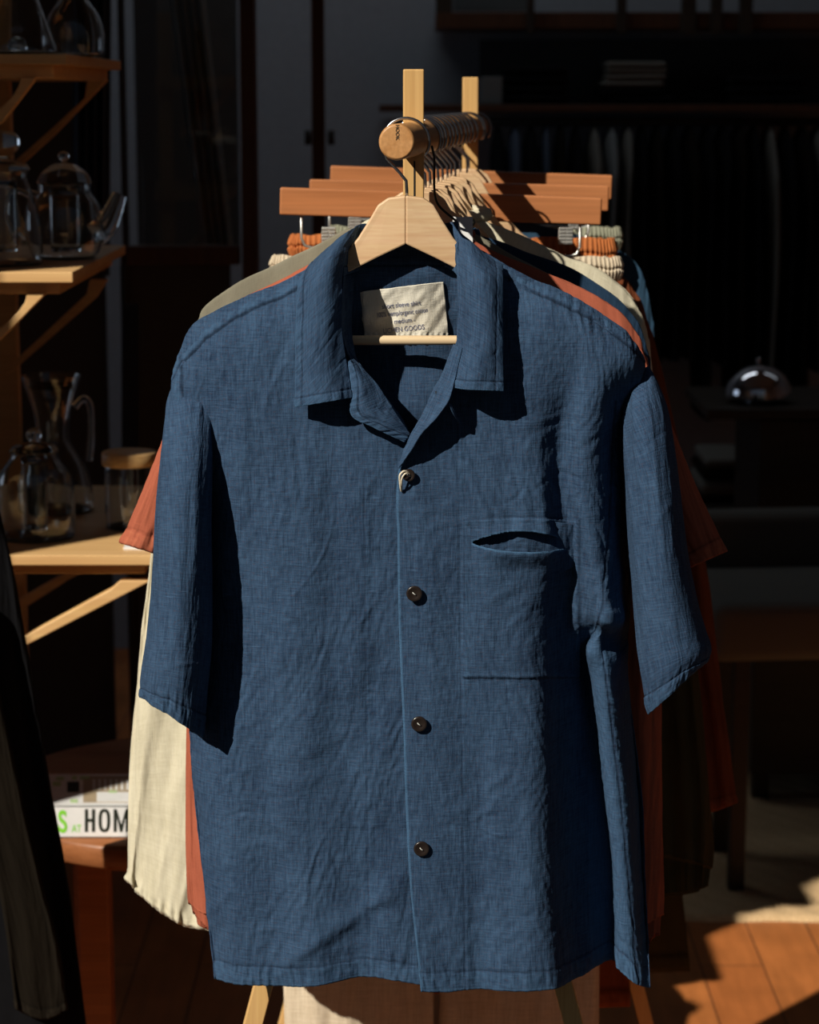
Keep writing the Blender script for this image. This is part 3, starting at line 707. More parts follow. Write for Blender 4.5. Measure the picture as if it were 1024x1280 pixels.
hanger_at(2.425, 'pale beech hanger carrying the olive grey top', -.03)
hanger_at(2.485, 'pale beech hanger carrying the navy shirt', .03)
hanger_at(2.590, 'pale beech hanger carrying the long cream shirt', -.02)
hanger_at(2.725, 'pale beech hanger carrying the dark olive sweatshirt', .02)
hanger_at(2.935, 'pale beech hanger carrying the rust shirt', .0)
hanger_at(2.385, 'empty pale beech hanger just behind the terracotta sweatshirt', .05)
hanger_at(2.535, 'empty pale beech hanger between the navy shirt and the cream shirt', -.05)
hanger_at(2.655, 'empty pale beech hanger just behind the long cream shirt', .04)
hanger_at(2.785, 'empty pale beech hanger in front of the nearest cedar bar', -.03)
hanger_at(3.098, 'pale beech hanger carrying the washed blue shirt, behind all other shirts', -.02)

# ------------------------------------------------------------------ trouser hangers
def clip(name, c, parent):
    bm = bmesh.new(); w_, h_ = .017, .021
    box_bm(bm, (c[0], c[1] - .005, c[2]), (w_, .0015, h_), .0005); box_bm(bm, (c[0], c[1] + .005, c[2]), (w_, .0015, h_), .0005)
    for i in range(5):
        for s in (-1, 1): box_bm(bm, (c[0] + s * .0045, c[1] - .0062, c[2] + .0088 - i * .0042), (.0075, .0012, .0022), .0004)
    for s in (-1, 1): box_bm(bm, (c[0] + s * w_ / 2, c[1], c[2]), (.001, .010, h_ * .5))
    return from_bm(name, bm, M['wire'], parent, False)
def trouser_hanger(Y, l, r, label, h=33.5):
    """l, r: pixel corners of the bar's top left and top right"""
    hp = h / 1000 
    pl, pr = P(l[0], l[1], Y), P(r[0], r[1], Y); c = (pl + pr) / 2; L_ = (pr - pl).length; ang = math.atan2(pl.z - pr.z, pr.x - pl.x)
    o = empty('trouser_hanger', (c.x, Y, c.z - hp / 2), label, 'hanger', 'cedar trouser hangers on the rail')
    box('bar', (c.x, Y, c.z - hp / 2), (L_, .013, hp), M['bar'], o, .0022, ry=ang)
    hc = Vector((poleX(Y), Y, PZ - .0015))
    tube('hook', [hc + Vector(p) for p in hook_pts(0)[:-1]] + [Vector((hc.x + .001, Y, c.z - .008))], .0016, M['steel'], o, 10)
    zb = c.z - hp; xl = pl.x + .026; xr = pr.x - .026; dzl = (pl.z - c.z) * .85; dzr = (pr.z - c.z) * .85; dp = .040
    tube('clip_wire', [(xl, Y, zb + dzl + .004), (xl, Y, zb + dzl - dp + .012), (xl + .004, Y, zb + dzl - dp + .003), (xl + .013, Y, zb + dzl - dp), (xr - .013, Y, zb + dzr - dp), (xr - .004, Y, zb + dzr - dp + .003), (xr, Y, zb + dzr - dp + .012), (xr, Y, zb + dzr + .004)], .0017, M['wire'], o, 8)
    clip('clip', (xl + .034, Y - .002, zb + dzl - dp + .015), o); clip('clip', (xr - .018, Y - .004, zb + dzr - dp + .026), o)
    return o
trouser_hanger(2.85, (350, 234), (752, 247), 'cedar trouser hanger with clips, nearest of the three long bars')
trouser_hanger(3.06, (387, 224), (761, 232), 'cedar trouser hanger, middle of the three long bars')
trouser_hanger(3.228, (413, 207), (765, 219), 'cedar trouser hanger, highest and farthest of the three long bars')

# ------------------------------------------------------------------ garments behind
def garment_panel(name, Tp, Bt, Lf, Rt, Yc, D, mat, parent, seed, fold=.006, rib=None, hem=.018, nv=220, nu=300, top=.010, ff=1.0, hemamp=.0006, nf=1.0):
    Tp, Bt, Lf, Rt = [cr(T(a), 400, 0) for a in (Tp, Bt, Lf, Rt)]
    th = np.linspace(0, 2 * np.pi, nu, endpoint=False); u = (1 - np.cos(th)) / 2
    def samp(A, t): i = np.clip(t, 0, 1) * 399; j = np.minimum(i.astype(int), 398); f = (i - j)[:, None]; return A[j] * (1 - f) + A[j + 1] * f
    tp, bt = samp(Tp, u), samp(Bt, u); v = np.linspace(0, 1, nv); lf, rt = samp(Lf, v), samp(Rt, v)
    U_ = u[None, :, None]; V_ = v[:, None, None]
    XY = (1 - V_) * tp[None] + V_ * bt[None] + (1 - U_) * lf[:, None] + U_ * rt[:, None] - ((1 - U_) * (1 - V_) * Tp[0] + U_ * (1 - V_) * Tp[-1] + (1 - U_) * V_ * Bt[0] + U_ * V_ * Bt[-1])
    Dv = top + (D - top) * np.clip(v / .3, 0, 1) ** .7
    dep = Yc - np.sign(np.sin(th))[None] * np.abs(np.sin(th))[None] ** .8 * Dv[:, None]
    ua, ub = np.cos(th)[None], np.sin(th)[None]
    dep = dep + fold * ff * perlin(ua * 5 * nf + 9, ub * 1.5 + v[:, None] * .8, seed) * np.clip(v[:, None] * 2.5, 0, 1)
    G = np.concatenate([XY, dep[..., None]], -1)
    def disp(X, Y, U, V, un, vn):
        a, b = np.cos(un * 2 * np.pi), np.sin(un * 2 * np.pi)
        d = .0020 * perlin(a * 6 * nf, V * 7 + b * 3, seed + 1) + .0008 * perlin(a * 16 * nf, V * 24 + b * 8, seed + 2) + .0004 * perlin(a * 40 * nf, V * 70 + b * 20, seed + 3)
        L_ = (1 - vn) * (V.max() - V.min()); w_ = .15 * perlin(a * 8, V * 12, seed + 4)
        if rib:
            k = 1 / (1 + np.exp(-(rib - L_) / .0015)); d = d - .0035 * k + .0012 * np.sin(un * 2 * np.pi * 170) * k + .002 * np.exp(-((L_ - rib) / .003) ** 2)
            w_ = w_ - .12 * k
        else:
            s, q = seam(hem - L_, U, (L_ < .06) * 1.0, ridge=hemamp, puck=hemamp * 2, lapw=hem, seed=seed); d = d + s; w_ = w_ + q
        return d, w_
    return cloth(name, G, mat, parent, disp, closed=True, uvoff=(seed * .3, 0))
def neckband(name, c, rx, ry, r, mat, parent, tilt=.25):
    pts = [(c[0] + rx * math.cos(t), c[1] + ry * math.sin(t), c[2] + tilt * ry * math.sin(t) - .012 * math.sin(-t) * 0) for t in [k * 2 * math.pi / 40 for k in range(41)]]
    return tube(name, pts, r, mat, parent, 8)

g = empty('sweatshirt', P(530, 1160, 2.33), 'terracotta short-sleeve sweatshirt with ribbed hem, directly behind the blue shirt', 'sweatshirt')
garment_panel('body', [(256,418),(262,398),(300,374),(350,350),(400,324),(440,302),(500,290),(570,292),(625,318),(683,341),(724,358),(759,378),(783,398),(800,424),(808,448)],
 [(238,1140),(262,1162),(330,1166),(520,1168),(700,1170),(790,1176),(806,1181),(827,1166)],
 [(256,418),(250,450),(242,600),(236,800),(232,1080),(238,1140)], [(808,448),(815,520),(822,650),(826,900),(829,1090),(827,1166)], 2.352, .030, M['terra'], g, 201, rib=.050)
def sleeve_panel(name, Tp, Bt, Lf, Rt, Yc, D, mat, parent, seed): return garment_panel(name, Tp, Bt, Lf, Rt, Yc, D, mat, parent, seed, fold=.004, hem=.018, nv=110, nu=120, top=.012, hemamp=.0009, nf=.16)
sleeve_panel('sleeve', [(252,420),(262,425),(275,440)], [(150,679),(180,688),(216,700)], [(252,420),(222,505),(205,548),(178,616),(150,679)], [(275,440),(262,520),(240,620),(216,700)], 2.352, .022, M['terra'], g, 203)
sleeve_panel('sleeve', [(775,440),(795,430),(806,445)], [(860,711),(885,700),(908,690)], [(775,440),(800,540),(835,640),(860,711)], [(806,445),(838,530),(870,610),(908,690)], 2.352, .022, M['terra'], g, 205)
neckband('neckband', (poleX(2.352), 2.352, PX(500, 292, 2.352)[2]), .055, .012, .004, M['terra'], g)

g = empty('knit_top', P(530, 1100, 2.42), 'olive grey top, its left shoulder showing above the terracotta one', 'top')
garment_panel('body', [(247,412),(249,395),(262,378),(300,352),(350,328),(400,304),(440,285),(500,276),(570,282),(640,318),(690,345),(730,368),(770,400),(790,435)],
 [(262,1090),(400,1098),(640,1098),(780,1090)], [(247,412),(252,600),(262,1090)], [(790,435),(800,700),(780,1090)], 2.425, .024, M['olive_grey'], g, 211, rib=.05)
neckband('neckband', (poleX(2.425), 2.425, PX(505, 278, 2.425)[2]), .05, .011, .004, M['olive_grey'], g)

g = empty('shirt', P(530, 1060, 2.48), 'navy shirt, its right shoulder showing between the terracotta and cream shoulders', 'shirt')
garment_panel('body', [(290,420),(320,380),(380,345),(440,312),(500,292),(570,290),(620,300),(661,316),(700,329),(725,341),(747,355),(771,372),(790,392),(802,412),(813,450)],
 [(300,1050),(450,1056),(640,1056),(800,1050)], [(290,420),(295,700),(300,1050)], [(813,450),(815,700),(800,1050)], 2.48, .018, M['navy'], g, 221)
g2 = g
neckband('collar', (poleX(2.48), 2.48, PX(510, 292, 2.48)[2]), .05, .011, .006, M['navy'], g)

g = empty('shirt', P(480, 1160, 2.58), 'long cream linen shirt with curved tail, hanging wide to the left of the blue shirt', 'shirt')
garment_panel('body', [(262,420),(290,385),(340,352),(400,318),(435,296),(462,274),(500,262),(560,265),(620,282),(660,298),(691,313),(712,323),(743,334),(771,353),(790,371),(802,394),(812,425)],
 [(159,1096),(168,1112),(190,1132),(215,1150),(242,1160),(330,1166),(520,1168),(700,1160),(780,1120),(800,1080)],
 [(262,420),(215,540),(194,640),(186,720),(176,800),(167,900),(162,1000),(159,1096)], [(812,425),(822,560),(815,800),(800,1080)], 2.585, .045, M['cream'], g, 231, fold=.012, hem=.008, hemamp=.0022)
neckband('collar', (poleX(2.585), 2.585, PX(515, 268, 2.585)[2]), .055, .014, .008, M['cream'], g)

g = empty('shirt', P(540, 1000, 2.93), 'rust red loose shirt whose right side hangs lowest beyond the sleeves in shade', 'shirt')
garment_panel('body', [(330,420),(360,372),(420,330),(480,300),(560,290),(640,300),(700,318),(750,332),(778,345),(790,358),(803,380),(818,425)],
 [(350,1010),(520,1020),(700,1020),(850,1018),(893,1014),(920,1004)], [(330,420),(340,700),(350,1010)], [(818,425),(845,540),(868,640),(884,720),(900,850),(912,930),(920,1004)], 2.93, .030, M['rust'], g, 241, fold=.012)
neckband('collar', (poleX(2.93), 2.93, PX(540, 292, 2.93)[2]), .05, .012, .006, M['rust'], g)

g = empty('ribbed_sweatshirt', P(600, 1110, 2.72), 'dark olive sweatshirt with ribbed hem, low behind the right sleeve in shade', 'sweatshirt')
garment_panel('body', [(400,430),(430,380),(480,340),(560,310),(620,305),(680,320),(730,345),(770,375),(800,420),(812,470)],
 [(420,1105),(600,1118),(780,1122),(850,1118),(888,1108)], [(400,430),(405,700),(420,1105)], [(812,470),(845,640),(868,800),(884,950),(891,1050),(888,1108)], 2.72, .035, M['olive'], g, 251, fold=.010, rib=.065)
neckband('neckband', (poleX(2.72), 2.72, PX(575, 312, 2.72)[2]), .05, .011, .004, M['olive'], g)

g = empty('shirt', P(600, 900, 3.098), 'washed blue cotton shirt, its right shoulder bulging behind the trouser waistbands', 'shirt')
garment_panel('body', [(392,420),(405,360),(440,320),(500,285),(560,268),(620,270),(690,285),(740,299),(765,309),(783,318),(797,331),(806,350),(812,376),(818,410)],
 [(400,900),(600,910),(805,900)], [(392,420),(396,600),(400,900)], [(818,410),(822,600),(805,900)], 3.098, .012, M['denim'], g, 261, fold=.01)
neckband('collar', (poleX(3.098), 3.098, PX(590, 270, 3.098)[2]), .05, .012, .006, M['denim'], g)

# ------------------------------------------------------------------ trousers
def trousers(name, label, wl, wr, wb, Yc, D, legs, mat, seed, cuff=.02, lm=None):
    """wl, wr: (x, top, bottom) of waistband ends; legs: list of (x0top, x1top, x0bot, x1bot, ybot)"""
    g = empty(name, P((legs[0][2] + legs[-1][3]) / 2, legs[0][4], Yc), label, 'trousers')
    nv, nu = 40, 520; th = np.linspace(0, 2 * np.pi, nu, endpoint=False); u = ((1 - np.cos(th)) / 2)[None]; v = np.linspace(0, 1, nv)[:, None]
    X = wl[0] + (wr[0] - wl[0]) * u + 0 * v; Y = (wl[1] + (wr[1] - wl[1]) * u) * (1 - v) + (wl[2] + (wr[2] - wl[2]) * u) * v
    dep = Yc - np.sign(np.sin(th)) * np.abs(np.sin(th)) ** .6 * D + 0 * v
    Y = Y + 1.2 * np.sin(un_(nu) * 150 + 3 * np.sin(un_(nu) * 23))
    def disp(Xa, Ya, U, V, un, vn):
        gth = np.sin(un * 2 * np.pi * 104 + 2.5 * np.sin(un * 2 * np.pi * 5) + 1.2 * perlin(un * 40, vn * 1.5, seed))
        return .0015 * gth * (.6 + .4 * np.sin(vn * np.pi)) - .0025 * np.exp(-((vn - .5) / .06) ** 2) + .004 * np.sin(vn * np.pi), .35 * gth * .5  # furrows of the gathers coloured darker, crests lighter
    cloth('waistband', np.stack([X, Y, dep], -1), mat, g, disp, closed=True, thick=.003)
    for i, (a0, a1, b0, b1, yb_) in enumerate(legs):
        y0l = wl[2] - 2; y0r = wr[2] - 2; ya_ = y0l + (y0r - y0l) * (a0 - wl[0]) / (wr[0] - wl[0]); yb2 = y0l + (y0r - y0l) * (a1 - wl[0]) / (wr[0] - wl[0])
        garment_panel('leg', [(a0, ya_), ((a0 + a1) / 2, (ya_ + yb2) / 2), (a1, yb2)], [(b0, yb_), ((b0 + b1) / 2, yb_ + 3), (b1, yb_)],
          [(a0, ya_), ((a0 * .6 + b0 * .4), ya_ + (yb_ - ya_) * .4), (b0, yb_)], [(a1, yb2), ((a1 * .6 + b1 * .4), yb2 + (yb_ - yb2) * .4), (b1, yb_)],
          Yc + (.006 if i else 0), D * 1.3, lm or mat, g, seed + 5 + i, fold=.008, nv=160, nu=160, top=D, hem=cuff, nf=.5)
    return g
def un_(nu): return np.linspace(0, 1, nu, endpoint=False)[None]
trousers('trousers', 'cream trousers with gathered waist, hems showing under the blue shirt', (341,319,346), (775,321,350), 0, 2.85, .020,
 [(343,560,357,540,1370),(556,773,548,746,1370)], M['ecru'], 301)
trousers('trousers', 'burnt orange trousers with gathered waist, legs coloured darker as shade, behind the cream waistband', (364,293,322), (768,298,338), 0, 3.06, .022,
 [(370,570,420,575,1240),(566,766,592,789,1258)], M['orange'], 311, lm=M['rust'])  # rust legs paint the shade on orange cloth
trousers('trousers', 'grey green trousers with gathered waist, legs coloured darker as shade, farthest pair on the rail', (412,282,308), (775,284,312), 0, 3.228, .016,
 [(416,600,440,640,1216),(594,772,660,862,1214)], M['sage'], 321, lm=M['olive'])  # olive legs paint the shade on grey green cloth

# ------------------------------------------------------------------ price tag on a black cord
t = empty('price_tag', P(575, 290, 2.27), 'white card swing tag behind the right collar of the blue shirt', 'tag')
pz = [P(566,271,2.30), P(591,271,2.30), P(591,307,2.30), P(566,307,2.30)]
prism('card', [(p.x, p.z) for p in pz], 2.2994, 2.3000, M['tag'], t, 0)
tube('cord', [P(540,183,2.225), P(543,200,2.235), P(543,235,2.255), P(548,256,2.275), P(570,276,2.2985)], .0012, M['black_cord'], t, 8, sm=6)
# ================================================================== ROOM
FY = 2.20; FT = .12; ZL = max(LB * (4.82 - FY - FT), 1.75 + LB * (3.13 - FY)); XJ = -.573 - LA * (3.2 - FY)      # shopfront opening: lintel height, left jamb
struct(box('floor', (0, 4.65, -.05), (9, 4.9, .1), M['floor'], None, 0))
struct(box('ground', (0, -1.9, -.05), (16, 8.2, .1), M['pavement'], None, 0))
bm = bmesh.new()
box_bm(bm, ((XJ - 4.5) / 2, FY + FT / 2, 1.9), (4.5 + XJ, FT, 3.8)); box_bm(bm, ((4.5 + 1.7) / 2, FY + FT / 2, 1.9), (4.5 - 1.7, FT, 3.8)); box_bm(bm, ((XJ + 1.7) / 2, FY + FT / 2, (ZL + 3.8) / 2), (1.7 - XJ, FT, 3.8 - ZL))
struct(from_bm('wall_front', bm, M['facade']))
struct(box('wall_back', (0, 7.05, 1.9), (9, .1, 3.8), M['wall'], None, 0))
struct(box('wall_left', (-4.45, 4.6, 1.9), (.1, 4.8, 3.8), M['wall'], None, 0))
struct(box('wall_right', (4.45, 4.6, 1.9), (.1, 4.8, 3.8), M['wall'], None, 0))
struct(box('ceiling', (0, 4.65, 3.85), (9, 4.9, .1), M['ceil'], None, 0))

def pbox(name, x0, y0, x1, y1, Y0, Y1, mat, parent=None, bevel=.002):
    """box whose front face fills the given pixel rectangle at depth Y0 and runs back to Y1"""
    a, b = P(x0, y0, Y0), P(x1, y1, Y0)
    return box(name, ((a.x + b.x) / 2, (Y0 + Y1) / 2, (a.z + b.z) / 2), (abs(b.x - a.x), Y1 - Y0, abs(a.z - b.z)), mat, parent, bevel)
# glazed partition at the left back
o = pbox('trim_1', 298, -60, 331, 1160, 5.0, 5.08, M['darkwood']); struct(o); o.name = 'trim_1'
o = pbox('trim_2', 388, -60, 411, 1000, 5.8, 5.86, M['darkwood']); struct(o)
for x in (385, 414):
    q = P(x, 172, 5.79); 
    tube('hinge', [q + Vector((0, 0, .018)), q - Vector((0, 0, .018))], .009, M['blackwood'], o, 10)
o = pbox('trim_3', 150, 308, 299, 331, 5.0, 5.05, M['darkwood']); struct(o)
o = pbox('trim_4', 150, -60, 172, 1160, 5.0, 5.06, M['blackwood']); struct(o)
o = pbox('window_1', 172, -60, 298, 308, 5.02, 5.026, M['glass'], bevel=0); struct(o)
o = pbox('dark_backdrop_1', -80, -60, 150, 1160, 5.1, 5.12, M['panel'], bevel=0); struct(o)  # dark sheet added so the depth behind the shelves reads unlit
o = pbox('dark_backdrop_2', 165, -60, 300, 320, 6.2, 6.22, M['panel'], bevel=0); struct(o)  # dark backdrop added behind the glass in place of shade
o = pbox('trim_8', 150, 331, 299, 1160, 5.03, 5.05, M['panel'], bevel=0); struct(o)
def curtain(name, label, x0, x1, xb0, xb1, y0, y1, Y, mat, seed):
    nv, nu = 60, 160; u = np.linspace(0, 1, nu)[None]; v = np.linspace(0, 1, nv)[:, None]
    X = (x0 + (x1 - x0) * u) * (1 - v) + (xb0 + (xb1 - xb0) * u) * v; Yp = y0 + (y1 - y0) * v + 0 * u
    G = np.stack([X, Yp, Y + .02 * np.sin(u * 26 + seed) + .01 * np.sin(u * 51) + 0 * v], -1)
    o = cloth(name, G, mat, None, None, thick=.003); return tag(o, label, 'curtain')
curtain('curtain', 'pale grey curtain slanting behind the glazed partition', 205, 250, 255, 292, -60, 310, 5.5, M['curtain'], 1)
curtain('curtain', 'blue grey curtain strip behind the wall shelves', 94, 138, 92, 136, -60, 345, 4.6, M['bluecurtain'], 2)
curtain('curtain', 'dim grey curtain panel beyond the middle shelf, left of the partition post', 152, 172, 152, 172, 380, 600, 4.4, M['bluecurtain'], 3)

# shelving against the back wall on the right
BY = 7.0
pr = empty('picture_ledge', P(780, 36, 6.7), 'long dark wooden ledge high on the back wall', 'shelf')
pbox('board', 545, 15, 1100, 36, 6.7, 6.98, M['darkwood'], pr); pbox('rail_front', 545, -80, 566, 16, 6.7, 6.74, M['blackwood'], pr)
for x, wd in ((664, 8), (778, 10), (862, 16), (897, 12), (934, 14)):
    pbox('peg', x - wd / 2, -30, x + wd / 2, 42, 6.66, 6.701, M['blackwood'], pr)
o = pbox('framed_print', 567, -60, 668, 14, 6.82, 6.85, M['recess']); tag(o, 'pale framed print standing on the high ledge, cut off at the top', 'picture')
o = pbox('trim_5', 600, 50, 1100, 133, 6.975, 6.99, M['recess'], bevel=0); struct(o)  # flat darker sheet on the wall in place of the recess
sh = empty('clothes_shelf', P(750, 140, 6.5), 'thin brown wall shelf above the hanging clothes', 'shelf')
pbox('board', 474, 131, 1100, 140, 6.55, 6.98, M['darkwood'], sh); 
q0, q1 = P(600, 152, 6.62), P(1100, 152, 6.62); tube('rail', [q0, q1], .012, M['blackwood'], sh, 12)
def pile(name, label, x0, x1, ytop, ybot, n, mats, Y=6.6, seed=0, grp=None):
    r = random.Random(seed)
    for i in range(n):
        ya_ = ybot - (ybot - ytop) * (i + 1) / n; yb_ = ybot - (ybot - ytop) * i / n; j = r.uniform(-4, 4)
        a, b = P(x0 + j, ya_ + .6, Y), P(x1 + j + r.uniform(-3, 3), yb_, Y)
        bm = bmesh.new(); box_bm(bm, ((a.x + b.x) / 2, Y + .14, (a.z + b.z) / 2), (b.x - a.x, .26, (a.z - b.z) * .98), min(.45 * (a.z - b.z), .012))
        for v in bm.verts: v.co += Vector((0, 0, .0)) + Vector((r.uniform(-1, 1), r.uniform(-1, 1), 0)) * .002
        for f in bm.faces: f.smooth = True
        o = from_bm(name, bm, mats[i % len(mats)]); tag(o, label, 'folded clothes', grp)
pile('folded_jumper', 'black folded jumper in the left pile on the wall shelf', 632, 712, 82, 130, 4, [M['black']], seed=1, grp='black jumpers in the left pile')
pile('folded_jeans', 'dark folded trousers under the pale stack on the wall shelf', 757, 838, 109, 130, 2, [M['black']], seed=2, grp='dark trousers under the pale stack')
pile('folded_shirt', 'pale grey folded shirt in the middle stack on the wall shelf', 758, 832, 76, 108, 4, [M['sofa']], seed=3, grp='pale folded shirts in the middle stack')
pile('folded_jumper', 'black folded jumper in the right pile on the wall shelf', 918, 1012, 94, 130, 3, [M['black']], seed=4, grp='black jumpers in the right pile')
o = pbox('storage_box', 602, 96, 628, 130, 6.6, 6.8, M['curtain']); tag(o, 'pale grey box at the left end of the wall shelf', 'box')
# clothes hanging edge-on below the wall shelf
cols = [M['black'], M['bluecurtain'], M['umber'], M['black'], M['sofa'], M['umber'], M['curtain'], M['black']]
names = {0: 'black garment hanging edge-on under the wall shelf', 1: 'blue grey garment hanging edge-on under the wall shelf', 2: 'umber brown garment hanging edge-on under the wall shelf', 4: 'drab grey garment hanging edge-on under the wall shelf', 6: 'pale grey garment hanging edge-on under the wall shelf'}
def edge_garment(x, Y, wd, ln, mat, seed):
    nv, nu = 40, 60; th = np.linspace(0, 2 * np.pi, nu, endpoint=False)[None]; v = np.linspace(0, 1, nv)[:, None]
    p = P(x, 158, Y); 
    hx = wd * (.25 + .75 * np.clip(v / .1, 0, 1) ** .5) * (1 + .25 * np.sin(v * 9 + seed)); hy = .20 * (.25 + .75 * np.clip(v / .18, 0, 1) ** .6)
    Wx = p.x + hx * np.cos(th) + .004 * np.sin(v * 7 + seed); Wy = p.y + hy * np.sin(th); Wz = p.z - ln * v - .02 * np.abs(np.cos(th)) * 0
    vs = np.stack(np.broadcast_arrays(Wx, Wy, Wz), -1).reshape(-1, 3); idx = np.arange(nv * nu).reshape(nv, nu); b = np.roll(idx, -1, 1)
    q = np.stack([idx[:-1], idx[1:], b[1:], b[:-1]], -1).reshape(-1, 4)
    me = bpy.data.meshes.new('g'); me.from_pydata(vs.tolist(), [], q.tolist() + [list(range(nu))[::-1], list(range((nv - 1) * nu, nv * nu))]); me.uv_layers.new(name='UVMap')
    return link('hanging_garment', me, mat)
r = random.Random(5); x = 622; i = 0; ms = [0, 1, 0, 1, 2, 0, 4, 6, 4, 0, 2, 0, 2, 0, 0, 2, 0, 4, 0, 2, 4]
while x < 1040 and i < len(ms):
    k = ms[i]; o = edge_garment(x, 6.62 - .0, .016 + r.uniform(0, .006), r.uniform(.62, .85), cols[k], i)
    tag(o, names[k], 'garment', names[k].replace('hanging edge-on', 'row')); x += 20; i += 1

# sideboard with chrome dome, folded blankets, bench, rug
sb = empty('sideboard', P(960, 512, 5.0), 'dark stained sideboard behind the grey bench', 'sideboard')
a = P(894, 511, 5.36); sb.location = (a.x + .3, 5.56, 0); ORG[sb.name] = Vector(sb.location)
box('top', (a.x + .35, 5.57, a.z - .012), (.74, .44, .024), M['blackwood'], sb, .003)
box('body', (a.x + .41, 5.58, (a.z - .03) / 2 + .04), (.60, .40, a.z - .11), M['blackwood'], sb, .003)
for dx in (.14, .66):
    for dy in (5.42, 5.74): box('leg', (a.x + dx, dy, .04), (.04, .04, .08), M['blackwood'], sb, .003)
d = P(947, 508, 5.48); dz = a.z
dome = empty('dome_lamp', (d.x, 5.48, dz), 'polished chrome dome lamp standing on the dark sideboard', 'lamp')
R_ = .081; prof = [(R_ * math.cos(t), R_ * .92 * math.sin(t) + .018) for t in [k * math.pi / 2 / 20 for k in range(20)]] + [(0, R_ * .92 + .018)]
lathe('shade', prof, (d.x, 5.48, dz), M['chrome'], dome, 64)
lathe('base', [(0, 0), (.034, 0), (.034, .006), (.010, .010), (.008, .060), (0, .060)], (d.x, 5.48, dz), M['steel'], dome, 32)
lathe('finial', [(0, 0), (.004, .001), (.004, .005), (.007, .009), (.005, .014), (0, .016)], (d.x, 5.48, dz + R_ * .92 + .018), M['steel'], dome, 16)
st = empty('low_table', P(890, 640, 5.5), 'dark low table left of the sideboard under the folded blankets', 'table'); q = P(905, 622, 6.05)
st.location = (q.x, 6.15, 0); ORG[st.name] = Vector(st.location)
box('top', (q.x - .01, 6.15, q.z - .02), (.20, .4, .03), M['blackwood'], st, .003)
for sx_ in (-1, 1):
    for sy_ in (-1, 1): box('leg', (q.x - .01 + sx_ * .08, 6.15 + sy_ * .17, (q.z - .03) / 2), (.025, .025, q.z - .03), M['blackwood'], st, .002)
z = q.z - .005
for i, (h_, m_, lb) in enumerate(((.020, M['umber'], 'umber folded blanket, lowest on the low table'), (.045, M['sofa'], 'thick grey folded blanket on the low table'), (.03, M['umber'], 'dark folded blanket above the thick grey one'), (.03, M['sofa'], 'thin grey folded blanket, topmost on the low table'))):
    bm = bmesh.new(); box_bm(bm, (q.x - .005, 6.10, z + h_ / 2), (.15 - .012 * i, .26, h_ * .96), h_ * .4)
    for f in bm.faces: f.smooth = True
    tag(from_bm('folded_blanket', bm, m_), lb, 'blanket'); z += h_
bn = empty('bench', (P(960, 800, 4.9).x, 4.9, 0), 'long grey upholstered bench at the right edge', 'bench')
xL = P(872, 700, 4.75).x
def rbox(name, c, s, m, p, bv): 
    bm = bmesh.new(); box_bm(bm, c, s, bv, Euler((0, 0, .10)).to_matrix())
    for f in bm.faces: f.smooth = True
    return from_bm(name, bm, m, p)
rbox('seat', (xL + .70, 4.92, .60), (1.4, .40, .13), M['sofa'], bn, .03)
rbox('backrest', (xL + .70, 5.16, .69), (1.4, .09, .19), M['sofa'], bn, .03)
rbox('frame', (xL + .70, 4.98, .53), (1.30, .30, .03), M['blackwood'], bn, .004)
for sx_ in (.08, 1.3):
    for dy in (-.13, .13): box('leg', (xL + sx_ + .02, 4.95 + dy + (sx_ - .7) * .1, .28), (.035, .035, .56), M['blackwood'], bn, .003)
# jute rug: rows of thick twisted yarn
bm = bmesh.new(); nx, ny = 420, 160; x0, x1, y0, y1 = .35, 1.95, 4.575, 6.3
vs = []
for j in range(ny):
    row = []
    for i in range(nx):
        xx = x0 + (x1 - x0) * i / (nx - 1); yy = y0 + (y1 - y0) * j / (ny - 1)
        hgt = .010 + .0030 * math.sin(xx * 520) * (1 if j % 2 else -1) + .003 * math.sin(yy * 290 + 2 * math.sin(xx * 40)) + .001 * math.sin(xx * 90 + yy * 70)
        if i in (0, nx - 1) or j in (0, ny - 1): hgt = .0
        row.append(bm.verts.new((xx, yy + .003 * math.sin(xx * 35), hgt)))
    vs.append(row)
for j in range(ny - 1):
    for i in range(nx - 1): bm.faces.new((vs[j][i], vs[j][i + 1], vs[j + 1][i + 1], vs[j + 1][i])).smooth = True
tag(from_bm('jute_rug', bm, M['jute']), 'coarse woven jute rug on the orange floorboards', 'rug')

# ================================================================== SHELVES AND GLASSWARE
SY = 3.2
def shelf(name, label, xr, ytop, depth, rail=15, br_x=(40, 118), wd=1.3):
    """shelf board whose right front top corner is at pixel (xr, ytop); curved brackets below"""
    c = P(xr, ytop, SY); o = empty(name, (c.x - .3, SY + depth / 2, c.z - .015), label, 'shelf', None)
    box('board', (c.x - wd / 2, SY + depth / 2, c.z - .0075), (wd, depth, .015), M['birch'], o, .0015)
    box('rail', (c.x - wd / 2 - .022, SY + depth / 2 + .012, c.z - .024), (wd, depth - .03, .018), M['birch'], o, .002)
    return o, c
def bracket(o, tip, foot, Y, wt=.032):
    """curved arm from under the shelf (tip) down-left to the post (foot), both (x, z)"""
    (xa, za), (xb, zb) = tip, foot; n = 14; up, lo = [], []
    for i in range(n + 1):
        t = i / n; x = xa + (xb - xa) * t; zz = za + (zb - za) * t
        up.append((x - .010 - .020 * math.sin(t * math.pi) , zz + .0 + .008 * math.sin(t * math.pi))); lo.append((x + wt * (1 - .35 * t), zz - .006 * math.sin(t * math.pi) * 0))
    pts = up + lo[::-1]
    prism('bracket', pts, Y, Y + .022, M['birch'], o, .0015)
DD = .60
s1, c1 = shelf('display_shelf', 'birch shelf at top left carrying two glass flasks', 83, 67, DD)
s2, c2 = shelf('display_shelf', 'birch shelf at middle left carrying the glass teapots', 91, 340, DD)
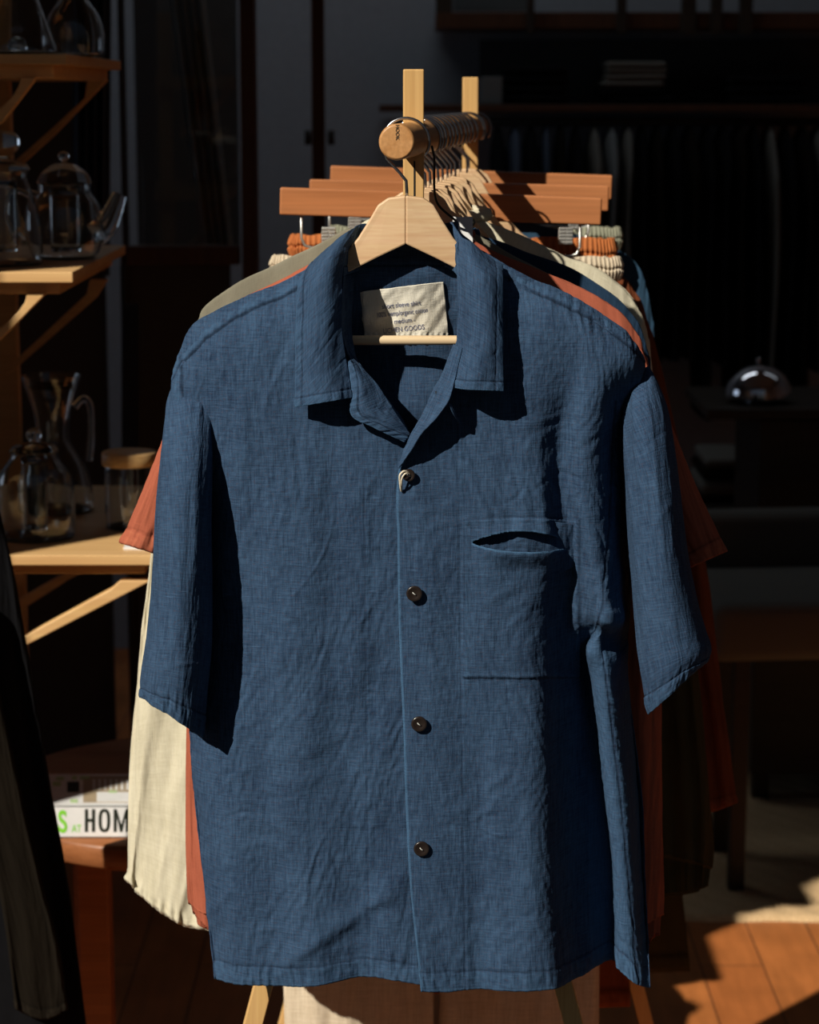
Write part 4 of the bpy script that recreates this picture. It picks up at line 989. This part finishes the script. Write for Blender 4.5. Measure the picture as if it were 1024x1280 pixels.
s3, c3 = shelf('display_shelf', 'birch shelf at lower left carrying coffee glassware', 198, 694, DD + .0)
def px2(x, y, Y): q = P(x, y, Y); return (q.x, q.z)
for o, poly, Y in (
 (s1, [(26,97),(23,108),(15,121),(4,132),(-16,146),(-16,166),(4,151),(45,97)], SY + .02),
 (s1, [(109,100),(106,122),(62,163),(34,188),(20,200),(24,208),(68,168),(134,100)], SY + .50),
 (s2, [(34,366),(31,378),(24,388),(12,401),(-14,420),(-14,438),(12,413),(58,366)], SY + .02),
 (s2, [(112,350),(108,368),(82,392),(48,424),(2,466),(8,470),(54,430),(120,372),(134,350)], SY + .50)):
    prism('bracket', [px2(x, y, Y) for x, y in poly], Y, Y + .022, M['birch'], o, .0012)
for Y in (SY + .02, SY + .50):
    a_ = px2(150, 726, SY + .02); b_ = px2(24, 806, SY + .02)
    pts = [(a_[0], a_[1]), (a_[0] - .012, a_[1] - .012), (b_[0], b_[1] + .008), (b_[0] - .1, b_[1] - .05), (b_[0] - .1, b_[1] - .070), (b_[0] + .0, b_[1] - .006), (a_[0] + .045, a_[1])]
    prism('bracket', pts, Y, Y + .022, M['birch'], s3, .0015)
post = pbox('shelf_post', -34, -60, -16, 1180, SY + .03, SY + .06, M['birch']); post.name = 'shelf_post'
tag(post, 'birch shelf upright in front, at the left end of the shelves', 'post')
post = pbox('shelf_post', 6, -60, 16, 1180, SY + .53, SY + .56, M['birch']); tag(post, 'birch shelf upright behind the glassware', 'post')

GM = M['glass']
def shell(name, outer, t, loc, parent, seg=56, base_t=.003):
    """glass vessel: outer profile from bottom to rim, wall thickness t"""
    inner = [(max(r - t, 0.0005), z + (base_t if i == 0 else 0)) for i, (r, z) in enumerate(outer)]
    inner = [(r, max(z, outer[0][1] + base_t)) for r, z in inner]
    prof = [(0, outer[0][1])] + outer + inner[::-1] + [(0, outer[0][1] + base_t)]
    return lathe(name, prof, loc, GM, parent, seg)
def smooth_prof(p, n=6): return [(v.x, v.z) for v in spline([(a, 0, b) for a, b in p], n)]
def onshelf(x, c, Y): return Vector((P(x, 400, Y).x, Y, c.z))
# top shelf
L0 = onshelf(32, c1, 3.30); f = empty('glass_flask', L0, 'conical clear glass flask on the top shelf', 'flask')
shell('body', smooth_prof([(.052, 0), (.056, .006), (.048, .03), (.034, .07), (.024, .10), (.022, .13), (.027, .15)]), .002, L0, f)
lathe('stopper', smooth_prof([(0, 0), (.012, 0), (.014, .006), (.009, .016), (0, .020)]), L0 + Vector((0, 0, .006)), GM, f, 32)
L0 = onshelf(102, c1, 3.45); f = empty('round_carafe', L0, 'round-shouldered glass carafe right of the flask', 'carafe')
shell('body', smooth_prof([(.040, 0), (.044, .006), (.045, .03), (.038, .058), (.022, .082), (.014, .10), (.014, .14), (.018, .16)]), .002, L0, f)
# middle shelf
L0 = onshelf(8, c2, 3.34); f = empty('glass_teapot', L0, 'tall lidded glass teapot at the left picture edge', 'teapot')
shell('body', smooth_prof([(.050, 0), (.056, .008), (.054, .05), (.044, .10), (.036, .125), (.038, .135)]), .002, L0, f)
lathe('lid', smooth_prof([(.041, .137), (.036, .145), (.020, .150), (.008, .153)]) + smooth_prof([(.010, .155), (.024, .165), (.028, .178), (.020, .190), (0, .194)]), L0, GM, f)
shell('infuser', smooth_prof([(.018, .02), (.020, .03), (.021, .12)]), .0015, L0, f)
L0 = onshelf(85, c2, 3.48); f = empty('glass_teapot', L0, 'squat glass teapot with spout and domed lid', 'teapot')
shell('body', smooth_prof([(.040, 0), (.050, .010), (.058, .040), (.054, .075), (.044, .092), (.040, .100), (.040, .112)]), .002, L0, f)
lathe('lid', smooth_prof([(.042, .113), (.034, .128), (.018, .140), (.004, .143)]) + smooth_prof([(.003, .145), (.008, .149), (.008, .157), (0, .161)]), L0, GM, f)
shell('infuser', smooth_prof([(.020, .012), (.023, .02), (.024, .105)]), .0015, L0, f)
lathe('strainer', [(0, .088), (.018, .088), (.018, .094), (0, .094)], L0, M['blackwood'], f, 24)
bm = bmesh.new(); tube_bm(bm, spline([L0 + Vector(v) for v in ((.045, 0, .035), (.062, 0, .050), (.074, 0, .075), (.083, 0, .096))], 6), [.020 - .0005 * i for i in range(19)], 20, False)
from_bm('spout', bm, GM, f)
tube('handle', [L0 + Vector(v) for v in ((-.040, 0, .095), (-.075, 0, .100), (-.085, 0, .06), (-.056, 0, .03))], .005, GM, f, 12, sm=8)
# low shelf
L0 = onshelf(38, c3, 3.34); f = empty('glass_pot', L0, 'wide glass pot with ball-knob lid on the lower shelf', 'pot')
shell('body', smooth_prof([(.050, 0), (.057, .008), (.057, .07), (.052, .095), (.036, .118), (.034, .128)]), .002, L0, f)
lathe('lid', smooth_prof([(.037, .129), (.030, .137), (.012, .141), (.004, .142)]) + smooth_prof([(.004, .143), (.010, .147), (.0115, .154), (.008, .161), (0, .164)]), L0, GM, f, 40)
shell('infuser', smooth_prof([(.016, .012), (.017, .02), (.020, .12)]), .0015, L0, f)
L0 = onshelf(62, c3, 3.56); f = empty('coffee_carafe', L0, 'tall glass pour-over coffee carafe with loop handle', 'carafe')
shell('body', smooth_prof([(.055, 0), (.062, .010), (.055, .06), (.030, .105), (.026, .120), (.030, .16), (.044, .205), (.047, .215)]), .0022, L0, f)
lathe('collar_ring', [(.030, .196), (.034, .196), (.034, .202), (.030, .202)], L0, M['blackwood'], f, 32, True)
tube('handle', [L0 + Vector(v) for v in ((.036, 0, .165), (.050, 0, .178), (.060, 0, .165), (.060, 0, .12), (.056, 0, .08))], .006, GM, f, 12, sm=8)
L0 = onshelf(158, c3, 3.42); f = empty('storage_jar', L0, 'glass storage jar with a flat wooden lid', 'jar')
shell('body', smooth_prof([(.034, 0), (.038, .006), (.038, .085), (.035, .096)]), .002, L0, f)
lathe('lid', [(0, .096), (.041, .096), (.042, .098), (.042, .114), (.040, .116), (0, .116)], L0, M['birch'], f, 40)
# white paper slip on the lower shelf front
q = P(172, 687, 3.24)
bm = bmesh.new(); box_bm(bm, (q.x + .0, 3.255, c3.z + .0022), (.040, .035, .004), .0005)
o = from_bm('paper_slip', bm, M['paper']); tag(o, 'small white card lying on the lower shelf under the terracotta sleeve', 'card')

# ================================================================== ROUND TABLE AND BOOK
TZ = P(100, 1045, 3.25).z; TC = Vector((-.35, 3.50, 0))
tb = empty('side_table', TC, 'round walnut side table with a book on it, at lower left', 'table')
lathe('top', [(0, TZ - .040), (.300, TZ - .040), (.308, TZ - .034), (.310, TZ - .006), (.306, TZ), (0, TZ)], TC, M['walnut'], tb, 96)
qa, qb = P(97, 1200, 3.25), P(141, 1200, 3.25)
for (lx, ly) in ((P(118, 1200, 3.345).x, 3.37), (-.135, 3.66), (-.53, 3.62)):
    box('leg', (lx, ly, (TZ - .04) / 2), (.048, .05, TZ - .042), M['walnut'], tb, .003)
bk = empty('book', (P(120, 1040, 3.24).x, 3.31, TZ), 'thick white book with green and black lettering on its spine', 'book', None, 0)
bz0, bz1 = TZ + .0005, P(120, 1006, 3.245).z; bx0, bx1 = P(-10, 1040, 3.24).x, P(196, 1040, 3.24).x
bh = bz1 - bz0
box('cover', ((bx0 + bx1) / 2, 3.24 + .081, bz1 - .0012), (bx1 - bx0, .162, .0024), M['paper'], bk, .0006)
box('cover', ((bx0 + bx1) / 2, 3.24 + .081, bz0 + .0012), (bx1 - bx0, .162, .0024), M['paper'], bk, .0006)
box('spine', ((bx0 + bx1) / 2, 3.2412, (bz0 + bz1) / 2), (bx1 - bx0, .0024, bh), M['paper'], bk, .0006)
box('pages', ((bx0 + bx1) / 2, 3.24 + .080, (bz0 + bz1) / 2), (bx1 - bx0 - .008, .150, bh - .005), M['paper'], bk, 0)
cv = [o for o in bk.children if o.name.startswith('cover')][0]; sp = [o for o in bk.children if o.name.startswith('spine')][0]
yt = 3.2397
def sptext(s, x, ybase, size, m, sx_, bold): return text('spine_text', s, size, P(x, ybase, yt), (math.pi / 2, 0, 0), m, sp, sx_, bold, 'LEFT')
sptext('S', 73, 1040, .0470, M['green'], .62, .0012); sptext('AT', 90, 1040, .0160, M['green'], .68, .0002)
def stroke(polys):
    bm = bmesh.new()
    for poly in polys:
        pp = [P(x, y, yt) for x, y in poly]; f_ = bm.faces.new([bm.verts.new((p.x, yt, p.z)) for p in pp])
        r_ = bmesh.ops.extrude_face_region(bm, geom=[f_])
        for v in r_['geom']:
            if isinstance(v, bmesh.types.BMVert): v.co.y = yt + .0006
    bmesh.ops.recalc_face_normals(bm, faces=bm.faces); return from_bm('spine_text', bm, M['black_print'], sp)
rc = lambda a, b, c, d: [(a, b), (c, b), (c, d), (a, d)]
t_, b_ = 1011.5, 1040
stroke([rc(106, t_, 110.2, b_), rc(114.8, t_, 119, b_), rc(110.2, 1023.5, 114.8, 1027.5)])
ov = lambda k, rx, ry: (130.5 + rx * abs(math.cos(k)) ** .75 * (1 if math.cos(k) > 0 else -1), (t_ + b_) / 2 + ry * abs(math.sin(k)) ** .75 * (1 if math.sin(k) > 0 else -1))
stroke([[ov(k * math.pi / 16, 7.4, 14.6), ov((k + 1) * math.pi / 16, 7.4, 14.6), ov((k + 1) * math.pi / 16, 3.3, 10.8), ov(k * math.pi / 16, 3.3, 10.8)] for k in range(32)])
stroke([rc(142, t_, 146, b_), rc(157, t_, 161, b_), [(146, t_), (151.5, 1031), (151.5, b_), (150, b_), (146, 1021)], [(157, t_), (151.5, 1031), (151.5, b_), (153, b_), (157, 1021)]])
stroke([rc(165, t_, 169, b_), rc(169, t_, 176, t_ + 4), rc(169, 1023.5, 175, 1027.3), rc(169, b_ - 4, 176, b_)])
def cpatch(name, x0, y0, x1, y1, m, dz=.0003):
    """flat print on the cover between pixel corners, laid in the plane of the cover"""
    zz = bz1 + dz; Yf = lambda y: (H - zz) * 1 / ((y - HOR) / F)
    def pt(x, y):
        d = PX(x, y, 1.0); k = (H - zz) / (H - d[2]); return Vector((d[0] * k, k, zz))
    bm = bmesh.new(); f_ = bm.faces.new([bm.verts.new(pt(*p)) for p in ((x0, y1), (x1, y1), (x1, y0), (x0, y0))])
    r = bmesh.ops.extrude_face_region(bm, geom=[f_])
    for v in r['geom']:
        if isinstance(v, bmesh.types.BMVert): v.co.z -= .0004
    bmesh.ops.recalc_face_normals(bm, faces=bm.faces); return from_bm(name, bm, m, cv)
cpatch('cover_picture', 104, 970, 166, 1003, M['tan_print']); cpatch('cover_panel', 121, 990, 166, 1002, M['paper'], .0006)
for k in range(7): cpatch('cover_stripe', 116 + k * 7, 974, 119 + k * 7, 987, M['paper'], .0006)
cpatch('cover_block', 84, 977, 99, 990, M['black_print']); 
for (x0, y0, x1, y1) in ((70, 971, 80, 975), (90, 970, 96, 974), (100, 970, 112, 974), (66, 977, 76, 982), (88, 999, 97, 1003), (136, 988, 146, 991)): cpatch('cover_leaf', x0, y0, x1, y1, M['pale_green'], .0007)

# ================================================================== COATS IN THE LEFT FOREGROUND
g = empty('coat', P(0, 1280, 2.93), 'black wool coat hanging at the left edge, nearest the viewer', 'coat')
garment_panel('body', [(-150,650),(-120,615),(-90,600),(-50,600),(-20,612),(0,640)], [(-140,1500),(-60,1510),(60,1505),(128,1495)], [(-150,650),(-145,1000),(-140,1500)],
 [(0,640),(18,720),(40,850),(62,975),(84,1100),(108,1280),(128,1495)], 2.93, .022, M['black'], g, 401, fold=.01, nf=.5)
g = empty('coat', P(0, 1270, 2.88), 'umber brown coat sleeve hanging in front of the black coat', 'coat')
garment_panel('sleeve', [(-90,720),(-40,740),(-8,830)], [(20,1262),(55,1275),(84,1262)], [(-90,720),(-40,950),(0,1120),(20,1262)], [(-8,830),(20,960),(52,1100),(74,1190),(84,1262)], 2.88, .014, M['umber'], g, 411, fold=.01, nv=150, nu=160, nf=.2)

# ================================================================== ADDED FILL LIGHTS
def lamp(x, y, z, sx_, sy_, e, col=(.80, .90, 1.0), rx=0):  # unseen area light, added to brighten the back wall
    l = bpy.data.lights.new('fill_light', 'AREA'); l.shape = 'RECTANGLE'; l.size = sx_; l.size_y = sy_; l.energy = e; l.color = col
    o = bpy.data.objects.new('fill_light', l); COL.objects.link(o); o.location = (x, y, z); o.rotation_euler = (rx, 0, 0)
lamp(-.3, 6.0, 3.7, 2.0, .3, 6.5, col=(.86, .93, 1.0), rx=.35)
lamp(2.6, 6.0, 3.7, 2.0, .3, 1.2, rx=.35)

def fill_pane_mat():
    m, nt, b = base('glowing_fill'); b.inputs['Base Color'].default_value = (.6, .6, .6, 1)
    b.inputs['Emission Color'].default_value = (.62, .78, 1.0, 1); b.inputs['Emission Strength'].default_value = 1.0; return m
o = box('fill_pane', (-4.385, 5.3, 1.75), (.02, 1.5, 1.3), fill_pane_mat(), None, 0); struct(o)  # glowing pane added out of view for cool fill and reflections
bm = bmesh.new()
for yy in (4.53, 5.3, 6.07): box_bm(bm, (-4.37, yy, 1.75), (.05, .06, 1.42))
for zz in (1.07, 2.43): box_bm(bm, (-4.37, 5.3, zz), (.05, 1.6, .06))
struct(from_bm('fill_pane_frame', bm, M['darkwood']))  # frame around the added pane
